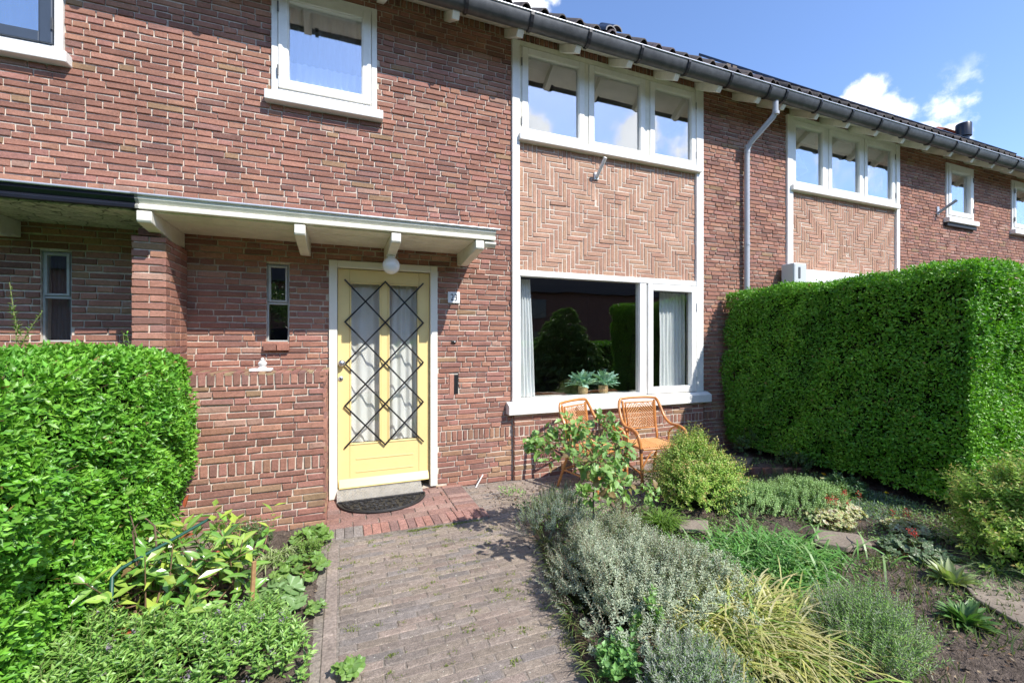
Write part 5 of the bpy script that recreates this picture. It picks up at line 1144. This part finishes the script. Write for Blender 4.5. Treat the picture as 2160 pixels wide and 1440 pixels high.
# ------------------------------------------------------------------ left bed
p = plant('glossy_evergreen_shrub', (-.85, 3.0, .0), 'shrub with large glossy pointed leaves, some yellow and red, in front of the left hedge', 'shrub')
GC = [((.14, .31, .05), (.26, .42, .14), 7), ((.20, .38, .07), (.32, .47, .15), 7), ((.30, .45, .08), (.42, .54, .18), 4), ((.36, .46, .08), (.46, .52, .18), 1), ((.07, .15, .04), (.16, .24, .09), 3), ((.45, .10, .05), (.5, .16, .08), 0)]
gv = []; 
for c, v, k in GC[:5]:
    V, F, C = big_leaf(1, .36, c, v, curl=.2, cup=.2, nseg=7); me = mkmesh('leaf', V, F, M_LEAFG, C, smooth=True); gv += [me]*k
V, F, C = big_leaf(1, .4, GC[5][0], GC[5][1], curl=.1, cup=.2, nseg=7); red = mkmesh('leaf', V, F, M_LEAFG, C, smooth=True)
LP, LD, LN = [], [], []; st = MB()
br_ = [(-1.05, 2.95, .05), (-.85, 3.05, .0), (-.65, 3.2, .0), (-.95, 2.75, .0), (-.6, 2.95, .0)]
for i in range(105):
    b0 = np.array(br_[rng.integers(len(br_))]); tip = np.array((np.clip(-.86+rng.normal(0, .25), -1.35, -.42), np.clip(2.90+rng.normal(0, .27), 2.35, 3.4), rng.uniform(.14, .52))); mid = (b0+tip)/2+rng.normal(0, .04, 3)
    st.tube([tuple(b0), tuple(mid), tuple(tip)], [.006, .004, .0025], 5); ax = unit(tip-mid)
    for k in range(6):
        t = .4+.6*k/5; q = mid*(1-t)+tip*t; a = k*2.4+rng.uniform(0, 1); o1 = unit(np.cross(ax, (.2, .3, 1.))); o2 = np.cross(ax, o1); ou = o1*math.cos(a)+o2*math.sin(a)
        LP.append(q); LD.append(unit(ou+ax*.5+np.array((0, 0, .05)))); LN.append(unit(np.array((0, -.25, 1.))+rand_dir(1)[0]*.4+ax*.2))
st.build('stems', M_TWIG, p, smooth=True)['kind'] = 'stuff'; leaf_objects(p, LP, LD, LN, rng.uniform(.07, .125, len(LP)), gv, limit=285)
m_ = len(LP)-285; stuff('small_leaves', leaf_mesh(np.array(LP[285:])-np.array(p.location), np.array(LD[285:]), np.array(LN[285:]), rng.uniform(.07, .12, m_), rng.uniform(.03, .045, m_), shade_cols([g[0] for g in GC[:4]], m_), 'small_leaves', M_LEAFG), p)
leaf_objects(p, [(-.86, 3.0, .42), (-.92, 3.3, .5), (-.72, 2.8, .38), (-.95, 2.45, .25)], [(.6, -.3, .3), (.2, 0, 1), (.7, .2, .1), (.5, -.3, .1)], [(0, -.3, 1)]*4, [.09, .08, .1, .1], [red])
# rose canes with a few big leaves in front of the hedge
p = plant('old_rose_cane', (-1.05, 2.9, .0), 'bent brown rose canes with a few red-tinted leaves standing before the left hedge', 'plant')
cn = MB(); cn.tube([(-1.02, 2.85, 0), (-1.0, 2.85, .35), (-1.02, 2.85, .55), (-.98, 2.86, .62), (-.93, 2.86, .56), (-.92, 2.86, .42)], .005, 6); cn.tube([(-1.06, 2.8, 0), (-1.07, 2.8, .4), (-1.08, 2.8, .52), (-1.22, 2.8, .55)], .004, 6); cn.tube([(-1.0, 2.85, .5), (-1.05, 2.84, .75), (-1.10, 2.84, .86), (-1.16, 2.85, .84)], .003, 5)
cn.build('canes', M_BARK, p, smooth=True)
leaf_objects(p, [(-1.05, 2.84, .75), (-1.08, 2.84, .83), (-1.14, 2.84, .85), (-1.0, 2.84, .62), (-1.0, 2.84, .52), (-.97, 2.84, .40), (-1.02, 2.84, .38), (-1.12, 2.84, .86)], [(.5, -.2, .3), (.3, -.1, .8), (-.5, -.2, .2), (.6, -.3, .2), (.5, -.3, -.5), (.2, -.3, -.9), (-.2, -.3, -.9), (.6, -.2, -.1)], [(.3, -.9, .5)]*8, [.06, .05, .055, .07, .075, .09, .09, .05], [gv[0], gv[6], gv[11], rv_[4]])
leaf_objects(p, [(-1.16, 2.84, .86), (-1.10, 2.84, .87)], [(-.6, 0, .3), (0, 0, 1)], [(.3, -.9, .5)]*2, [.05, .045], [red])
tag(MB().tube([(-.72, 3.05, .50), (-1.02, 2.72, .42), (-1.04, 2.68, .40), (-.98, 2.50, .05)], .0085, 8).build('wire_support', M_GRNPL, smooth=True), 'dark green coated support rod bent over the glossy shrub', 'support')
tag(MB().tube([(-.46, 2.72, 0), (-.445, 2.73, .34)], .012, 7).build('wooden_stake', M_STAKE), 'short light brown wooden stake standing in the left bed', 'stake')
p = plant('low_flowering_shrub', (-.55, 2.45, .0), 'low dense green bush with faded mauve flower heads at the bottom left', 'shrub')
a1, b1 = dome((-.62, 2.42, .0), .50, .36, .22, 700, .35, 71); a2, b2 = dome((-1.1, 2.25, .0), .35, .4, .24, 360, .35, 72); a3 = np.concatenate([a1, a2]); b3 = np.concatenate([b1, b2])
sprigs(a3, b3*.6+np.array((0, 0, .5)), rng.uniform(.06, .12, len(a3)), 12, .050, .017, [(.20, .38, .07), (.25, .44, .09), (.32, .50, .13), (.15, .30, .06)], 'foliage', p, start=.1, spread=1.3, rich=True)
fp = a3[rng.choice(len(a3), 60)]; fp = np.repeat(fp+np.array((0, 0, .09)), 22, 0)+rng.normal(0, .008, (60*22, 3)); m_ = len(fp)
stuff('flower_heads', leaf_mesh(fp-np.array(gpos(p)), rand_dir(m_), rand_dir(m_), .009, .007, shade_cols([(.30, .25, .33), (.22, .18, .22), (.38, .33, .4)], m_), 'flower_heads', M_PETAL, rich=False), p)
p = plant('spider_plant_clump', (-.36, 3.42, .0), 'cream-edged arching grass clump beside the ledge wall', 'grass'); n = 150
blades(np.array((-.40, 3.42, .01))+rng.normal(0, .04, (n, 3))*np.array((1.6, 1, 0)), rng.uniform(0, 6.28, n), rng.uniform(.13, .27, n), .008, rng.uniform(.3, 1.0, n), [(.34, .42, .18), (.42, .48, .26), (.2, .32, .08)], 'blades', p)
LMC = [((.16, .30, .05), (.22, .36, .1)), ((.20, .34, .07), (.26, .4, .12)), ((.14, .26, .06), (.2, .32, .1))]
g2_ = 'lobed leaf clumps along the left edge of the path'
rosette('ladys_mantle', (-.20, 3.60), 46, .13, .09, .07, LMC, 'lobed bright green clump nearest the ledge wall', group=g2_)
rosette('ladys_mantle', (-.24, 3.12), 60, .16, .08, .06, LMC, 'lobed bright green clump halfway along the path edge', group=g2_)
rosette('ladys_mantle', (-.33, 2.78), 34, .13, .10, .09, [((.20, .33, .12), (.26, .4, .16)), ((.17, .3, .1), (.24, .36, .14))], 'pale lobed clump with larger leaves behind the wooden stake', group=g2_)
rosette('ladys_mantle', (-.13, 2.66), 14, .05, .04, .045, LMC, 'small lobed seedling on the bare soil by the path', group=g2_)
small_plant('corner_weed', (-.62, 3.72), .15, .10, 60, [(.08, .17, .05), (.10, .2, .06)], 'dark green low weed at the foot of the ledge wall', lL=.03, seed=73)
small_plant('low_ground_plant', (-.20, 3.36), .10, .06, 60, [(.20, .34, .06), (.17, .3, .05)], 'small bright green cushion between the lobed clumps', lL=.022, seed=74)
p = plant('variegated_tuft', (-.17, 2.40, .0), 'small striped grass tuft at the lower left edge of the path', 'grass'); n = 40
blades(np.array((-.22, 2.5, .01))+rng.normal(0, .015, (n, 3))*np.array((1, 1, 0)), rng.uniform(0, 6.28, n), rng.uniform(.08, .16, n), .006, rng.uniform(.3, 1, n), [(.38, .42, .22), (.22, .32, .1)], 'blades', p)
rosette('path_weed', (.03, 2.13), 14, .05, .035, .06, LMC, 'small lobed weed growing on the path at the bottom edge')
n = 500; lp = np.stack([rng.uniform(-1.1, -.15, n), rng.uniform(2.0, 3.9, n), rng.uniform(.012, .03, n)], 1)
o = link('leaf_litter', leaf_mesh(lp, rand_dir(n)*np.array((1, 1, .15)), rand_dir(n)*.3+np.array((0, 0, 1)), rng.uniform(.01, .03, n), rng.uniform(.006, .014, n), shade_cols([(.22, .13, .07), (.30, .2, .12), (.35, .27, .18)], n), 'leaf_litter', M_LEAFM)); tag(o, 'dry leaf litter on the soil of the left bed', 'leaf litter', kind='stuff')

# ------------------------------------------------------------------ potted ferns behind the glass
for i, (x, lab) in enumerate(((2.76, 'left potted blue-green fern in a woven basket on the window ledge'), (3.05, 'right potted blue-green fern in a woven basket on the window ledge'))):
    p = plant('potted_fern', (x, 4.63, .886), lab, 'potted plant', 'potted ferns on the ledge')
    MB().lathe((x, 4.63, .886), [(.045, 0), (.060, .03), (.062, .07), (.055, .105), (.058, .11), (.05, .108), (.04, .09)], 22).build('basket', M_WICK, p, smooth=True)
    V1, F1, C1 = big_leaf(1, .34, (.26, .47, .37), (.38, .60, .48), lobes=4, curl=.35, nseg=15); V2, F2, C2 = big_leaf(1, .36, (.34, .56, .46), (.48, .68, .58), lobes=4, curl=.5, nseg=15)
    fv = [mkmesh('frond', V1, F1, M_LEAFM, C1, smooth=True), mkmesh('frond', V2, F2, M_LEAFM, C2, smooth=True)]
    n = 70; a = rng.uniform(0, 6.28, n); el = rng.uniform(.45, 1.5, n); D = np.stack([np.cos(a)*np.cos(el), np.sin(a)*np.cos(el)*.6, np.sin(el)], 1)+rng.normal(0, .22, (n, 3))
    leaf_objects(p, np.array((x, 4.63, 1.0))+rng.normal(0, .015, (n, 3))*np.array((1, 1, .3)), D, np.stack([-np.cos(a)*np.sin(el), -np.sin(a)*np.sin(el), np.cos(el)], 1)+rng.normal(0, .5, (n, 3)), rng.uniform(.12, .22, n), fv, name='frond')

# ------------------------------------------------------------------ across the street, seen only mirrored in the panes
hedge(-6, -.9, -2.6, -1.9, 1.35, 9000, .07, GH, 'clipped hedge along the street to the left of the garden gate', (-3.4, -2.2, 0), seed=80)
hedge(1.3, 8, -2.6, -1.9, 1.5, 12000, .07, GH, 'clipped hedge along the street to the right of the garden gate', (4.6, -2.2, 0), seed=81)
op = empty('house_across_street', (0, -20, 0), 'brick house with steep dark roof on the far side of the street', 'house')
MB().box(-45, 45, -24, -18, 0, 5.0).build('wall', mat('far_brick', (.20, .10, .075), .9, noise=[(3, .2), (20, .2)]), op)
MB().add([(-45.4, -17.6, 4.9), (45.4, -17.6, 4.9), (45.4, -24.4, 4.9), (-45.4, -24.4, 4.9), (-45.4, -21, 8.8), (45.4, -21, 8.8)], [(0, 1, 5, 4), (2, 3, 4, 5), (0, 4, 3), (1, 2, 5), (0, 3, 2, 1)]).build('roof', mat('far_roof', (.05, .045, .045), .85, noise=[(4, .3)]), op)
for k in range(7):
    for z in (.9, 3.1): MB().box(-12+k*3.9, -10.3+k*3.9, -17.995, -17.94, z, z+1.3).build('window', M_SOLAR, op)
def tree(name, x, y, h, r, n, label, cols):
    p = plant(name, (x, y, 0), label, 'tree'); t = MB(); t.tube([(x, y, 0), (x+.1, y, h*.35), (x, y+.1, h*.6), (x, y, h*.85)], [.16, .12, .08, .03], 8)
    for k in range(9):
        a = rng.uniform(0, 6.28); z = h*rng.uniform(.35, .7); t.tube([(x, y, z), (x+math.cos(a)*r*.5, y+math.sin(a)*r*.5, z+h*.13), (x+math.cos(a)*r*.85, y+math.sin(a)*r*.85, z+h*.2)], [.06, .04, .015], 6)
    t.build('trunk', M_BARK, p, smooth=True)
    cl = np.array((x, y, h*.66))+rand_dir(26)*np.array((r, r, h*.3))*rng.uniform(.4, 1, (26, 1)); P = cl[rng.integers(26, size=n)]+rng.normal(0, r*.2, (n, 3))
    stuff('crown', leaf_mesh(P-np.array((x, y, 0)), rand_dir(n), rand_dir(n, .5), .12, .07, shade_cols(cols, n, .35), 'crown', M_LEAF, rich=False), p)
tree('street_tree', 5.5, -11, 5.2, 1.7, 8000, 'leafy round tree across the street', [(.09, .17, .04), (.12, .21, .05)])
tree('street_tree', -3.5, -12, 4.6, 1.6, 7000, 'smaller bushy tree across the street, left', [(.07, .14, .04), (.1, .18, .05)])
small_plant('garden_shrub', (5.5, -1.2), 1.1, 2.0, 1500, [(.16, .28, .08), (.2, .34, .1), (.1, .2, .06)], 'broad glossy shrub inside the street hedge, mirrored in the big window', lL=.11, nl=14, seed=90)
